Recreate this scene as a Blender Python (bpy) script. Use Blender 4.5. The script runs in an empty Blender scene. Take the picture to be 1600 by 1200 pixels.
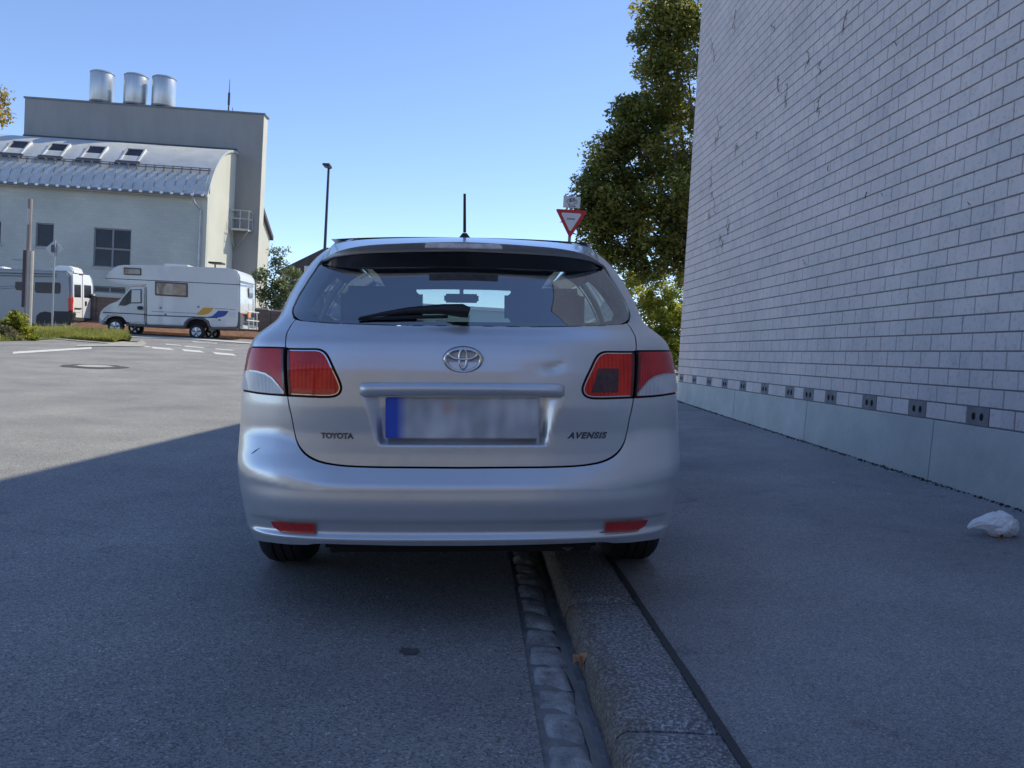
import bpy, bmesh, math, random
import numpy as np
from mathutils import Vector, Matrix, noise as mnoise
from mathutils.geometry import delaunay_2d_cdt
random.seed(7); RNG = np.random.default_rng(7)
C = bpy.context.scene.collection
R = math.radians

# ------------------------------------------------------------------ camera, sky, sun
CAMP = np.array([0.0, 0.0, 1.05]); FPX = 1250.0; ROLL = 0.055
_F = np.array([(742-800)/FPX, -(549-600)/FPX, 1.0]); _F /= np.linalg.norm(_F)
_U = np.array([math.sin(ROLL), math.cos(ROLL), 0.0]); _U -= (_U@_F)*_F; _U /= np.linalg.norm(_U)
_R = np.cross(_U, _F)
if _R[0] < 0: _R = -_R
cd = bpy.data.cameras.new('camera'); cam = bpy.data.objects.new('camera', cd); C.objects.link(cam)
cd.sensor_width = 36.0; cd.lens = 36.0*FPX/1600.0; cd.clip_start = 0.05; cd.clip_end = 3000
rx = Vector((_R[0], _F[0], _U[0])); ry = Vector((_R[1], _F[1], _U[1])); rz = Vector((_R[2], _F[2], _U[2]))
M3 = Matrix((( _R[0], _R[1], -_R[2]), (_F[0], _F[1], -_F[2]), (_U[0], _U[1], -_U[2])))
cam.matrix_world = Matrix.Translation(Vector(CAMP)) @ M3.to_4x4()
bpy.context.scene.camera = cam
SUN_AZ = R(55); SUN_EL = R(47)
w = bpy.data.worlds.new('World'); bpy.context.scene.world = w; w.use_nodes = True
nt = w.node_tree; nt.nodes.clear()
sky = nt.nodes.new('ShaderNodeTexSky'); sky.sky_type = 'NISHITA'; sky.sun_disc = False
sky.sun_elevation = SUN_EL; sky.sun_rotation = SUN_AZ; sky.altitude = 2000; sky.air_density = 1.0; sky.dust_density = 0.2; sky.ozone_density = 4.0
bg = nt.nodes.new('ShaderNodeBackground'); bg.inputs['Strength'].default_value = 0.104
wo = nt.nodes.new('ShaderNodeOutputWorld')
tint = nt.nodes.new('ShaderNodeMix'); tint.data_type = 'RGBA'; tint.blend_type = 'MULTIPLY'; tint.inputs[0].default_value = 1; tint.inputs[7].default_value = (1.04, .985, 1.01, 1)
nt.links.new(sky.outputs[0], tint.inputs[6]); nt.links.new(tint.outputs[2], bg.inputs[0]); nt.links.new(bg.outputs[0], wo.inputs[0])
sd = bpy.data.lights.new('sun', 'SUN'); sd.energy = 2.3; sd.angle = R(0.5); sd.color = (1.0, 0.92, 0.70)
sun = bpy.data.objects.new('sun', sd); C.objects.link(sun)
SV = Vector((math.sin(SUN_AZ)*math.cos(SUN_EL), math.cos(SUN_AZ)*math.cos(SUN_EL), math.sin(SUN_EL)))
sun.rotation_euler = SV.to_track_quat('Z', 'Y').to_euler(); sun.location = (20, 10, 30)
vs = bpy.context.scene.view_settings
vs.view_transform = 'Standard'; vs.look = 'None'; vs.gamma = 1.0; vs.use_curve_mapping = False; vs.exposure = 1.08

# ------------------------------------------------------------------ small helpers
def ray(px, py):
    d = np.array([(px-800)/FPX, -(py-600)/FPX, 1.0]); return np.array([d@_R, d@_F, d@_U])
def atY(px, py, Y):
    r = ray(px, py); return CAMP + r*(Y/r[1])
def atX(px, py, X):
    r = ray(px, py); return CAMP + r*(X/r[0])
def G(y):
    y = np.asarray(y, float)
    a = np.clip(y-3.2, 0, None); s = np.where(a < 1.6, a*a/3.2, a-0.8)
    g = .0175*s + .00095*np.clip(np.minimum(y, 33)-10, 0, None)**2
    return np.minimum(g, .0175*29 + .00095*23**2 + 0*y)
def atG(px, py, dz=0.0):
    r = ray(px, py); lo = 1.0
    ys = np.arange(1.0, 60, .02); d = 1.05 + r[2]/r[1]*ys - G(ys) - dz
    k = np.argmax(d < 0); y = ys[k] if d[k] < 0 else 40.0
    return np.array([r[0]/r[1]*y, y, float(G(y))+dz])

MATS = {}
def N(nt, t, **kw):
    n = nt.nodes.new(t)
    for k, v in kw.items(): setattr(n, k, v)
    return n
def M(name, col, rough=.6, metal=0.0, coat=0.0, var=0.0, vs_=3.0, bump=0.0, bs=60.0, col2=None, spec=.5, emis=None, detail=4, coords='pos', cr=.03, vstretch=None):
    if name in MATS: return MATS[name]
    m = bpy.data.materials.new(name); m.use_nodes = True; t = m.node_tree; b = t.nodes['Principled BSDF']
    b.inputs['Base Color'].default_value = (*col, 1); b.inputs['Roughness'].default_value = rough
    b.inputs['Metallic'].default_value = metal; b.inputs['Specular IOR Level'].default_value = spec
    b.inputs['Coat Weight'].default_value = coat; b.inputs['Coat Roughness'].default_value = cr
    tc = N(t, 'ShaderNodeNewGeometry').outputs['Position'] if coords == 'pos' else N(t, 'ShaderNodeTexCoord').outputs['Object']
    if vstretch:
        mp = N(t, 'ShaderNodeMapping'); mp.inputs['Scale'].default_value = vstretch; t.links.new(tc, mp.inputs[0]); tcv = mp.outputs[0]
    else: tcv = tc
    if var > 0 or col2:
        n = N(t, 'ShaderNodeTexNoise'); n.inputs['Scale'].default_value = vs_; n.inputs['Detail'].default_value = detail; n.inputs['Roughness'].default_value = .65
        t.links.new(tcv, n.inputs['Vector'])
        r = N(t, 'ShaderNodeValToRGB'); r.color_ramp.elements[0].position = .3; r.color_ramp.elements[1].position = .7
        c1 = tuple(c*(1-var) for c in col); c2 = col2 if col2 else tuple(min(1, c*(1+var)) for c in col)
        r.color_ramp.elements[0].color = (*c1, 1); r.color_ramp.elements[1].color = (*c2, 1)
        t.links.new(n.outputs['Fac'], r.inputs['Fac']); t.links.new(r.outputs['Color'], b.inputs['Base Color'])
    if bump > 0:
        n2 = N(t, 'ShaderNodeTexNoise'); n2.inputs['Scale'].default_value = bs; n2.inputs['Detail'].default_value = 5
        t.links.new(tc, n2.inputs['Vector']); bp = N(t, 'ShaderNodeBump'); bp.inputs['Strength'].default_value = bump; bp.inputs['Distance'].default_value = .01
        t.links.new(n2.outputs['Fac'], bp.inputs['Height']); t.links.new(bp.outputs['Normal'], b.inputs['Normal'])
    MATS[name] = m; return m

def asphalt(name, base, light, dark, grain=150.0, bump=.5, warm=None):
    m = bpy.data.materials.new(name); m.use_nodes = True; t = m.node_tree; b = t.nodes['Principled BSDF']; L = t.links.new
    pos = N(t, 'ShaderNodeNewGeometry').outputs['Position']
    big = N(t, 'ShaderNodeTexNoise'); big.inputs['Scale'].default_value = .9; big.inputs['Detail'].default_value = 6; big.inputs['Roughness'].default_value = .6; L(pos, big.inputs['Vector'])
    v = N(t, 'ShaderNodeTexVoronoi'); v.inputs['Scale'].default_value = grain; L(pos, v.inputs['Vector'])
    wn = N(t, 'ShaderNodeSeparateColor'); L(v.outputs['Color'], wn.inputs[0])
    r = N(t, 'ShaderNodeValToRGB'); e = r.color_ramp.elements
    e[0].position = 0; e[0].color = (*dark, 1); e[1].position = 1; e[1].color = (*light, 1)
    a = e.new(.35); a.color = (*[c*.86 for c in base], 1); a2 = e.new(.8); a2.color = (*[c*1.12 for c in base], 1); a3 = e.new(.985); a3.color = (*[c*1.35 for c in base], 1)
    L(wn.outputs[0], r.inputs['Fac'])
    br = N(t, 'ShaderNodeValToRGB'); br.color_ramp.elements[0].position = .3; br.color_ramp.elements[0].color = (.74, .74, .76, 1)
    br.color_ramp.elements[1].position = .7; br.color_ramp.elements[1].color = (1.12, 1.11, 1.08, 1) if not warm else warm
    L(big.outputs['Fac'], br.inputs['Fac'])
    mx = N(t, 'ShaderNodeMix', data_type='RGBA', blend_type='MULTIPLY'); mx.inputs[0].default_value = 1
    L(r.outputs['Color'], mx.inputs[6]); L(br.outputs['Color'], mx.inputs[7])
    st = N(t, 'ShaderNodeTexNoise'); st.inputs['Scale'].default_value = 4.5; st.inputs['Detail'].default_value = 8; st.inputs['Roughness'].default_value = .75; L(pos, st.inputs['Vector'])
    sr = N(t, 'ShaderNodeValToRGB'); sr.color_ramp.elements[0].position = .27; sr.color_ramp.elements[0].color = (.6, .6, .62, 1); sr.color_ramp.elements[1].position = .42; sr.color_ramp.elements[1].color = (1, 1, 1, 1)
    L(st.outputs['Fac'], sr.inputs['Fac'])
    m2 = N(t, 'ShaderNodeMix', data_type='RGBA', blend_type='MULTIPLY'); m2.inputs[0].default_value = 1; L(mx.outputs[2], m2.inputs[6]); L(sr.outputs['Color'], m2.inputs[7])
    L(m2.outputs[2], b.inputs['Base Color']); b.inputs['Roughness'].default_value = .82; b.inputs['Specular IOR Level'].default_value = .35
    n3 = N(t, 'ShaderNodeTexNoise'); n3.inputs['Scale'].default_value = grain*.6; n3.inputs['Detail'].default_value = 3; L(pos, n3.inputs['Vector'])
    ad = N(t, 'ShaderNodeMath', operation='ADD'); L(n3.outputs['Fac'], ad.inputs[0]); L(v.outputs['Distance'], ad.inputs[1])
    bp = N(t, 'ShaderNodeBump'); bp.inputs['Strength'].default_value = bump; bp.inputs['Distance'].default_value = .006; L(ad.outputs[0], bp.inputs['Height']); L(bp.outputs['Normal'], b.inputs['Normal'])
    return m

def glassmat(name, tint, refl=.06, rough=.0):
    m = bpy.data.materials.new(name); m.use_nodes = True; t = m.node_tree; t.nodes.clear(); L = t.links.new
    o = N(t, 'ShaderNodeOutputMaterial'); tr = N(t, 'ShaderNodeBsdfTransparent'); tr.inputs[0].default_value = (*tint, 1)
    gl = N(t, 'ShaderNodeBsdfGlossy'); gl.inputs['Roughness'].default_value = rough; gl.inputs['Color'].default_value = (1, 1, 1, 1)
    fr = N(t, 'ShaderNodeLayerWeight'); fr.inputs['Blend'].default_value = .5; pw = N(t, 'ShaderNodeMath', operation='POWER'); pw.inputs[1].default_value = 4.5; L(fr.outputs['Facing'], pw.inputs[0])
    ml = N(t, 'ShaderNodeMath', operation='MULTIPLY_ADD'); ml.inputs[1].default_value = .9-refl; ml.inputs[2].default_value = refl+.04; L(pw.outputs[0], ml.inputs[0])
    mx = N(t, 'ShaderNodeMixShader'); L(ml.outputs[0], mx.inputs[0]); L(tr.outputs[0], mx.inputs[1]); L(gl.outputs[0], mx.inputs[2]); L(mx.outputs[0], o.inputs[0])
    return m

def mesh_obj(name, V, F, mat, parent=None, smooth=False, label=None, local=False, autos=None):
    me = bpy.data.meshes.new(name)
    V = np.asarray(V, float)
    if parent is not None and not local: V = V - np.array(wloc(parent))
    me.from_pydata(V.tolist(), [], [list(f) for f in F]); me.update()
    if smooth: me.polygons.foreach_set('use_smooth', [True]*len(me.polygons))
    if mat: me.materials.append(mat)
    if autos: me.set_sharp_from_angle(angle=R(autos))
    o = bpy.data.objects.new(name, me); C.objects.link(o)
    if parent is not None: o.parent = parent
    if label: o['label'] = label
    return o
def wloc(p):
    v = Vector((0, 0, 0))
    while p is not None: v = v + p.location; p = p.parent
    return v
def thing(name, label, cat, loc, group=None):
    o = bpy.data.objects.new(name, None); C.objects.link(o); o.location = Vector([float(a) for a in loc]); o['label'] = label; o['category'] = cat
    o.empty_display_size = .2
    if group: o['group'] = group
    return o
def tag(o, label, cat, group=None):
    o['label'] = label; o['category'] = cat
    if group: o['group'] = group
    return o
def struct(name, V, F, mat, smooth=False):
    o = mesh_obj(name, V, F, mat, smooth=smooth); o['kind'] = 'structure'; return o
def recentre(o):
    me = o.data; co = np.empty(len(me.vertices)*3); me.vertices.foreach_get('co', co); co = co.reshape(-1, 3)
    b = np.array([(co[:, 0].min()+co[:, 0].max())/2, (co[:, 1].min()+co[:, 1].max())/2, co[:, 2].min()])
    me.vertices.foreach_set('co', (co-b).ravel()); o.location = Vector(b)+Vector(o.location); return o

class MB:
    def __init__(s): s.V = []; s.F = []
    def add(s, V, F):
        n = len(s.V); s.V += [tuple(v) for v in V]; s.F += [tuple(i+n for i in f) for f in F]; return s
    def box(s, x0, x1, y0, y1, z0, z1):
        return s.add([(x0,y0,z0),(x1,y0,z0),(x1,y1,z0),(x0,y1,z0),(x0,y0,z1),(x1,y0,z1),(x1,y1,z1),(x0,y1,z1)],
              [(0,3,2,1),(4,5,6,7),(0,1,5,4),(1,2,6,5),(2,3,7,6),(3,0,4,7)])
    def tube(s, pts, r, n=8, cap=True):
        pts = [np.array(p, float) for p in pts]; rs = r if hasattr(r, '__len__') else [r]*len(pts)
        V = []; F = []; up = None
        for i, p in enumerate(pts):
            d = pts[min(i+1, len(pts)-1)] - pts[max(i-1, 0)]; d /= (np.linalg.norm(d)+1e-9)
            if up is None:
                a = np.array([0, 0, 1.]) if abs(d[2]) < .9 else np.array([1., 0, 0]); up = np.cross(d, a); up /= np.linalg.norm(up)
            up = up - (up@d)*d; up /= (np.linalg.norm(up)+1e-9); q = np.cross(d, up)
            for k in range(n):
                t = 2*math.pi*k/n; V.append(p + rs[i]*(math.cos(t)*up + math.sin(t)*q))
        for i in range(len(pts)-1):
            for k in range(n): F.append((i*n+k, i*n+(k+1) % n, (i+1)*n+(k+1) % n, (i+1)*n+k))
        if cap: F.append(tuple(range(n-1, -1, -1))); F.append(tuple((len(pts)-1)*n+k for k in range(n)))
        return s.add(V, F)
    def prism(s, P, a, b, axis='y'):       # polygon P in the other two axes, extruded from a to b
        n = len(P); mk = {'y': lambda u, v, t: (u, t, v), 'x': lambda u, v, t: (t, u, v), 'z': lambda u, v, t: (u, v, t)}[axis]
        V = [mk(u, v, a) for u, v in P] + [mk(u, v, b) for u, v in P]
        F = [tuple(range(n))[::-1], tuple(range(n, 2*n))] + [(i, (i+1) % n, (i+1) % n+n, i+n) for i in range(n)]
        return s.add(V, F)
    def lathe(s, prof, c, n=24, axis='z'):
        V = []; F = []
        for r_, h in prof:
            for k in range(n):
                t = 2*math.pi*k/n; a, b = r_*math.cos(t), r_*math.sin(t)
                V.append({'z': (c[0]+a, c[1]+b, c[2]+h), 'y': (c[0]+a, c[1]+h, c[2]+b), 'x': (c[0]+h, c[1]+a, c[2]+b)}[axis])
        for i in range(len(prof)-1):
            for k in range(n): F.append((i*n+k, i*n+(k+1) % n, (i+1)*n+(k+1) % n, (i+1)*n+k))
        F.append(tuple(range(n))[::-1]); F.append(tuple((len(prof)-1)*n+k for k in range(n)))
        return s.add(V, F)
    def build(s, name, mat, parent=None, smooth=False, label=None, bevel=0, local=False, autos=None, seg=2):
        o = mesh_obj(name, s.V, s.F, mat, parent, smooth, label, local)
        bm = bmesh.new(); bm.from_mesh(o.data); bmesh.ops.recalc_face_normals(bm, faces=bm.faces[:])
        if bevel:
            es = [e for e in bm.edges if len(e.link_faces) == 2 and e.calc_face_angle(0) > R(25)]
            bmesh.ops.bevel(bm, geom=es, offset=bevel, segments=seg, affect='EDGES', clamp_overlap=True)
        bm.to_mesh(o.data); bm.free()
        if bevel or smooth:
            o.data.polygons.foreach_set('use_smooth', [True]*len(o.data.polygons)); o.data.set_sharp_from_angle(angle=R(autos or 35))
        return o
def bx(name, x0, x1, y0, y1, z0, z1, mat, parent=None, bevel=0, label=None, local=False):
    return MB().box(x0, x1, y0, y1, z0, z1).build(name, mat, parent, bevel=bevel, label=label, local=local)

def sgrid(name, xs, ys, zf, mat):
    V = [(x, y, float(zf(x, y))) for y in ys for x in xs]; n = len(xs)
    F = [(j*n+i, j*n+i+1, (j+1)*n+i+1, (j+1)*n+i) for j in range(len(ys)-1) for i in range(n-1)]
    return struct(name, V, F, mat, smooth=True)

# ------------------------------------------------------------------ ground
ROADM = asphalt('road_asphalt', (.295, .293, .290), (.66, .66, .66), (.13, .13, .135), 175, .45)
PAVEM = asphalt('pavement_asphalt', (.305, .300, .302), (.52, .52, .52), (.17, .17, .175), 220, .25, warm=(1.2, 1.19, 1.18, 1))
ysr = [-40, -20, -10, -5, 0, 2, 3, 3.5, 4, 4.5, 5, 6, 7, 8, 9, 10] + list(np.arange(11, 34.5, 1.0)) + [36, 40, 50, 70, 120]
sgrid('road', [-120, -60, -30, -15, -8, -4, -2, -1, 0, .235], ysr, lambda x, y: G(y) if x < 3 else G(y), ROADM)
sgrid('ground', [-600, -200, -60, 0, 60, 200, 600], [-600, -200, -40, 0, 2, 3, 4, 5, 7, 10, 15, 20, 25, 30, 33, 40, 120, 600], lambda x, y: G(y)-.12, M('far_ground', (.12, .12, .09), .9, var=.3, vs_=.2))
def PZ(x, y): return float(G(y)) + .08 + max(0, x-.715)*.058
sgrid('pavement', [.725, 1.2, 2, 2.8, 3.6], [-10, -5, 0, 2, 3, 3.5, 4, 4.5, 5, 6, 7, 8, 9, 10, 11, 12, 13, 14, 15, 16], PZ, PAVEM)
# the side street and verge behind the end of the wall
sgrid('side_street', [.725, 2, 6, 15, 40, 120], [16] + list(np.arange(17, 34.5, 1.0)) + [36, 40, 50, 70, 120], lambda x, y: G(y)+.004, ROADM)
sgrid('garden_ground', [3.6, 8, 20, 60], [-10, 0, 4, 8, 12, 16], lambda x, y: G(y)+.15, M('soil', (.09, .08, .06), .95, var=.3))
# tar joint between kerb and pavement
jm = M('tar_joint', (.05, .05, .052), .7, bump=.3, bs=90)
Vj = []; Fj = []
ysj = np.arange(-2, 13.5, .12)
for i, y in enumerate(ysj):
    a = .699 + .004*mnoise.noise(Vector((y*3, 0, 0))); b = .725 + .006*mnoise.noise(Vector((y*4, 5, 0)))
    z = float(G(y))+.08
    Vj += [(a, y, z+.0035), (b, y, z+.005)]
    if i: Fj.append((2*i-2, 2*i-1, 2*i+1, 2*i))
struct('tar_joint', Vj, Fj, jm)
# gutter bed
gb = M('gutter_mortar', (.22, .22, .22), .85, var=.35, vs_=12, bump=.5, bs=80)
ysg = [-3, 0, 2, 3, 4, 5, 7, 10, 13.5]
gut = sgrid('gutter', [.232, .30, .37, .43], ysg, lambda x, y: G(y)-.007-(.016 if x > .35 else 0), gb)
cobm = M('granite_cobble', (.20, .20, .205), .7, var=.35, vs_=14, bump=.6, bs=120, col2=(.48, .48, .48))
y = -1.0
def cobble(y, L, x0, x1, seed):
    bm = bmesh.new(); rnd = random.Random(seed); nx, ny = 5, 6
    vs_ = {}
    h0 = rnd.uniform(-.004, .005); tlt = rnd.uniform(-.012, .012)
    V = []; F = []
    for j in range(ny+1):
        for i in range(nx+1):
            u, v = i/nx, j/ny
            e = min(u, 1-u, v, 1-v)
            z = -.028 + .022*min(1, (e/.18))**.6 + h0 + tlt*(v-.5) + .004*mnoise.noise(Vector((u*2.5+seed, v*2.5, seed)))
            jx = .008*mnoise.noise(Vector((v*2, seed, 1.3))) if i in (0, nx) else 0
            jy = .007*mnoise.noise(Vector((u*2, seed, 7.3))) if j in (0, ny) else 0
            V.append((x0+(x1-x0)*u+jx, L*v+jy, z))
    n = nx+1
    for j in range(ny):
        for i in range(nx): F.append((j*n+i, j*n+i+1, (j+1)*n+i+1, (j+1)*n+i))
    o = mesh_obj('cobble', V, F, cobm, smooth=True); return o
k = 0
while y < 13.4:
    L = random.uniform(.155, .205)
    o = cobble(y, L-.014, .240, .375+random.uniform(-.008, .008), k*1.7); o.location = (0, y, float(G(y+.08))+.010); o.parent = gut
    y += L; k += 1
# mortar fillet beside the cobbles (smeared, pale)
Vm = []; Fm = []
for i, yy in enumerate(np.arange(-1, 13.4, .06)):
    e = .372 + .016*mnoise.noise(Vector((yy*5, 2, 0))) + .006*mnoise.noise(Vector((yy*22, 3, 0)))
    g = float(G(yy)); Vm += [(e-.006, yy, g-.010), (e+.006, yy, g-.016), (.405, yy, g-.026), (.425, yy, g-.024)]
    if i:
        for q in range(3): Fm.append((4*i-4+q, 4*i-3+q, 4*i+1+q, 4*i+q))
struct('gutter_channel', Vm, Fm, M('wet_mortar', (.27, .275, .27), .5, var=.3, vs_=9, bump=.2, bs=70), smooth=True)
# kerb stones
def kerbmat():
    m = bpy.data.materials.new('granite_kerb'); m.use_nodes = True; t = m.node_tree; b = t.nodes['Principled BSDF']; L = t.links.new
    pos = N(t, 'ShaderNodeNewGeometry').outputs['Position']
    v = N(t, 'ShaderNodeTexNoise'); v.inputs['Scale'].default_value = 85; v.inputs['Detail'].default_value = 5; v.inputs['Roughness'].default_value = .8; L(pos, v.inputs['Vector'])
    r = N(t, 'ShaderNodeValToRGB'); e = r.color_ramp.elements; e[0].position = .39; e[0].color = (.11, .11, .115, 1); e[1].position = .62; e[1].color = (.56, .56, .57, 1); q = e.new(.5); q.color = (.20, .20, .205, 1)
    L(v.outputs['Fac'], r.inputs['Fac'])
    # rusty brown worn front edge, by position across the kerb
    sx = N(t, 'ShaderNodeSeparateXYZ'); L(pos, sx.inputs[0])
    n2 = N(t, 'ShaderNodeTexNoise'); n2.inputs['Scale'].default_value = 7; n2.inputs['Detail'].default_value = 7; L(pos, n2.inputs['Vector'])
    ad = N(t, 'ShaderNodeMath', operation='MULTIPLY_ADD'); ad.inputs[1].default_value = .16; L(n2.outputs['Fac'], ad.inputs[0]); L(sx.outputs[0], ad.inputs[2])
    mr = N(t, 'ShaderNodeMapRange'); mr.inputs[1].default_value = .495; mr.inputs[2].default_value = .60; mr.inputs[3].default_value = .85; mr.inputs[4].default_value = 0; L(ad.outputs[0], mr.inputs[0])
    mx = N(t, 'ShaderNodeMix', data_type='RGBA'); L(mr.outputs[0], mx.inputs[0]); L(r.outputs['Color'], mx.inputs[6])
    r2 = N(t, 'ShaderNodeValToRGB'); e = r2.color_ramp.elements; e[0].position = .35; e[0].color = (.05, .035, .026, 1); e[1].position = .7; e[1].color = (.30, .235, .17, 1); L(v.outputs['Fac'], r2.inputs['Fac'])
    L(r2.outputs['Color'], mx.inputs[7]); L(mx.outputs[2], b.inputs['Base Color']); b.inputs['Roughness'].default_value = .8
    bp = N(t, 'ShaderNodeBump'); bp.inputs['Strength'].default_value = .7; bp.inputs['Distance'].default_value = .005; L(v.outputs['Fac'], bp.inputs['Height']); L(bp.outputs['Normal'], b.inputs['Normal'])
    return m
KM = kerbmat()
kerb = struct('kerb', [(.45, -3, -.1), (.69, -3, -.1), (.69, 13.4, .1), (.45, 13.4, .1)], [(0, 1, 2, 3)], gb)
yk = -1.22; ki = 0
while yk < 13.2:
    y0, y1 = yk+.004, yk+1.092; V = []; F = []; ny = 40
    prof = [(.415, -.05), (.418, -.01), (.424, .03), (.432, .058), (.446, .072), (.462, .0785), (.50, .0805), (.58, .081), (.65, .081), (.700, .080), (.706, .074), (.706, -.05)]
    dj = random.uniform(-.003, .003)
    for j in range(ny+1):
        yy = y0+(y1-y0)*j/ny; ed = min(j, ny-j)
        for i, (x, z) in enumerate(prof):
            ch = .014 if (ed == 0 and 2 <= i <= 9) else (.004 if ed == 1 and 2 <= i <= 9 else 0)
            wv = .0035*mnoise.noise(Vector((x*14, yy*9, ki))) + .002*mnoise.noise(Vector((x*50, yy*40, ki)))
            wx = .006*mnoise.noise(Vector((yy*6, ki, 4.0)))+.003*mnoise.noise(Vector((yy*25, ki, z*20))) if i < 6 else 0
            chip = .012*max(0, mnoise.noise(Vector((yy*14, 9.1, ki)))-.25) if 2 <= i <= 5 else 0
            V.append((x+wx+dj+chip, yy, z+wv-ch-chip + float(G(yy))))
    n = len(prof)
    for j in range(ny):
        for i in range(n-1): F.append((j*n+i, j*n+i+1, (j+1)*n+i+1, (j+1)*n+i))
    F.append(tuple(range(n))); F.append(tuple(ny*n+i for i in range(n))[::-1])
    o = mesh_obj('kerb_stone', V, F, KM, smooth=True, autos=50); o.parent = kerb
    yk += 1.097; ki += 1

# road markings and manhole
WP = M('road_paint', (.62, .62, .60), .7, var=.22, vs_=9)
def gquad(pts, dz=.005):
    return [tuple(atG(px, py, dz)) for px, py in pts]
def mark(name, pts, mat, dz=.006):
    V = gquad(pts, dz); o = mesh_obj(name, V, [tuple(range(len(V)))], mat); o['kind'] = 'structure'; return o
for q in [((20,549.6),(143,542.2),(143,545),(20,552.8)), ((235,541.6),(266,544.2),(272,547),(240,544.6)), ((283,545.4),(313,547.9),(320,551),(288,548.6)), ((332,550),(364,552.8),(370,556),(337,553.4)),
          ((258,537),(281,539),(284,540.2),(260,538.4)), ((287,540),(317,542.6),(321,544),(290,541.6)), ((335,544.2),(362,546.6),(366,548),(338,545.8)), ((300,533.2),(338,536),(340,537),(301,534.4)), ((225,540.2),(233,541),(236,542.6),(226,541.8))]:
    mark('road_marking', q, WP)
mh = thing('manhole_cover', 'round pale manhole cover set in a dark ring in the road', 'manhole', atG(148, 573))
mc = np.array(mh.location)
def disc(cx_, cy_, r_, n=40, rj=0.0, seed=0, ex=1.0):
    return [(cx_+(r_+rj*mnoise.noise(Vector((math.cos(t)*2, math.sin(t)*2, seed))))*math.cos(t)*ex, cy_+(r_+rj*mnoise.noise(Vector((math.cos(t)*2, math.sin(t)*2, seed))))*math.sin(t)) for t in np.linspace(0, 2*math.pi, n, endpoint=False)]
def flat(name, P, dz, mat, parent=None, th=.0):
    V = [(x, y_, float(G(y_))+dz) for x, y_ in P]
    return mesh_obj(name, V, [tuple(range(len(V)))], mat, parent)
flat('repair_patch', disc(mc[0], mc[1], .62, rj=.15, seed=3), .006, M('patch_asphalt', (.07, .07, .068), .85, bump=.4, bs=60), mh)
flat('frame', disc(mc[0], mc[1], .40), .010, M('cast_iron', (.16, .155, .15), .6, bump=.3, bs=40), mh)
flat('lid', disc(mc[0], mc[1], .33), .015, M('lid_concrete', (.42, .41, .38), .8, var=.12, vs_=12, bump=.4, bs=50), mh)
st = atG(640, 1021)
so = flat('stain', disc(st[0], st[1], .026, n=70, rj=.022, seed=8, ex=1.4), .004, M('oil_stain', (.10, .10, .10), .7), None); so['kind'] = 'structure'
# pale pavement slabs at the verge tip
mark('verge_path', [(52,523),(110,528),(180,532.5),(214,535),(222,530),(229,537),(222,541.5),(170,540.5),(118,541.5),(122,538.5),(172,536.6),(110,531.5),(52,526)][::1], M('path_concrete', (.36, .35, .32), .85, var=.15, vs_=3), .02)
mark('far_kerb_line', [(200,524.2),(300,527.6),(460,540),(460,542),(300,530.2),(200,526.4)], M('pale_kerb', (.5, .49, .46), .8), .02)

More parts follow.
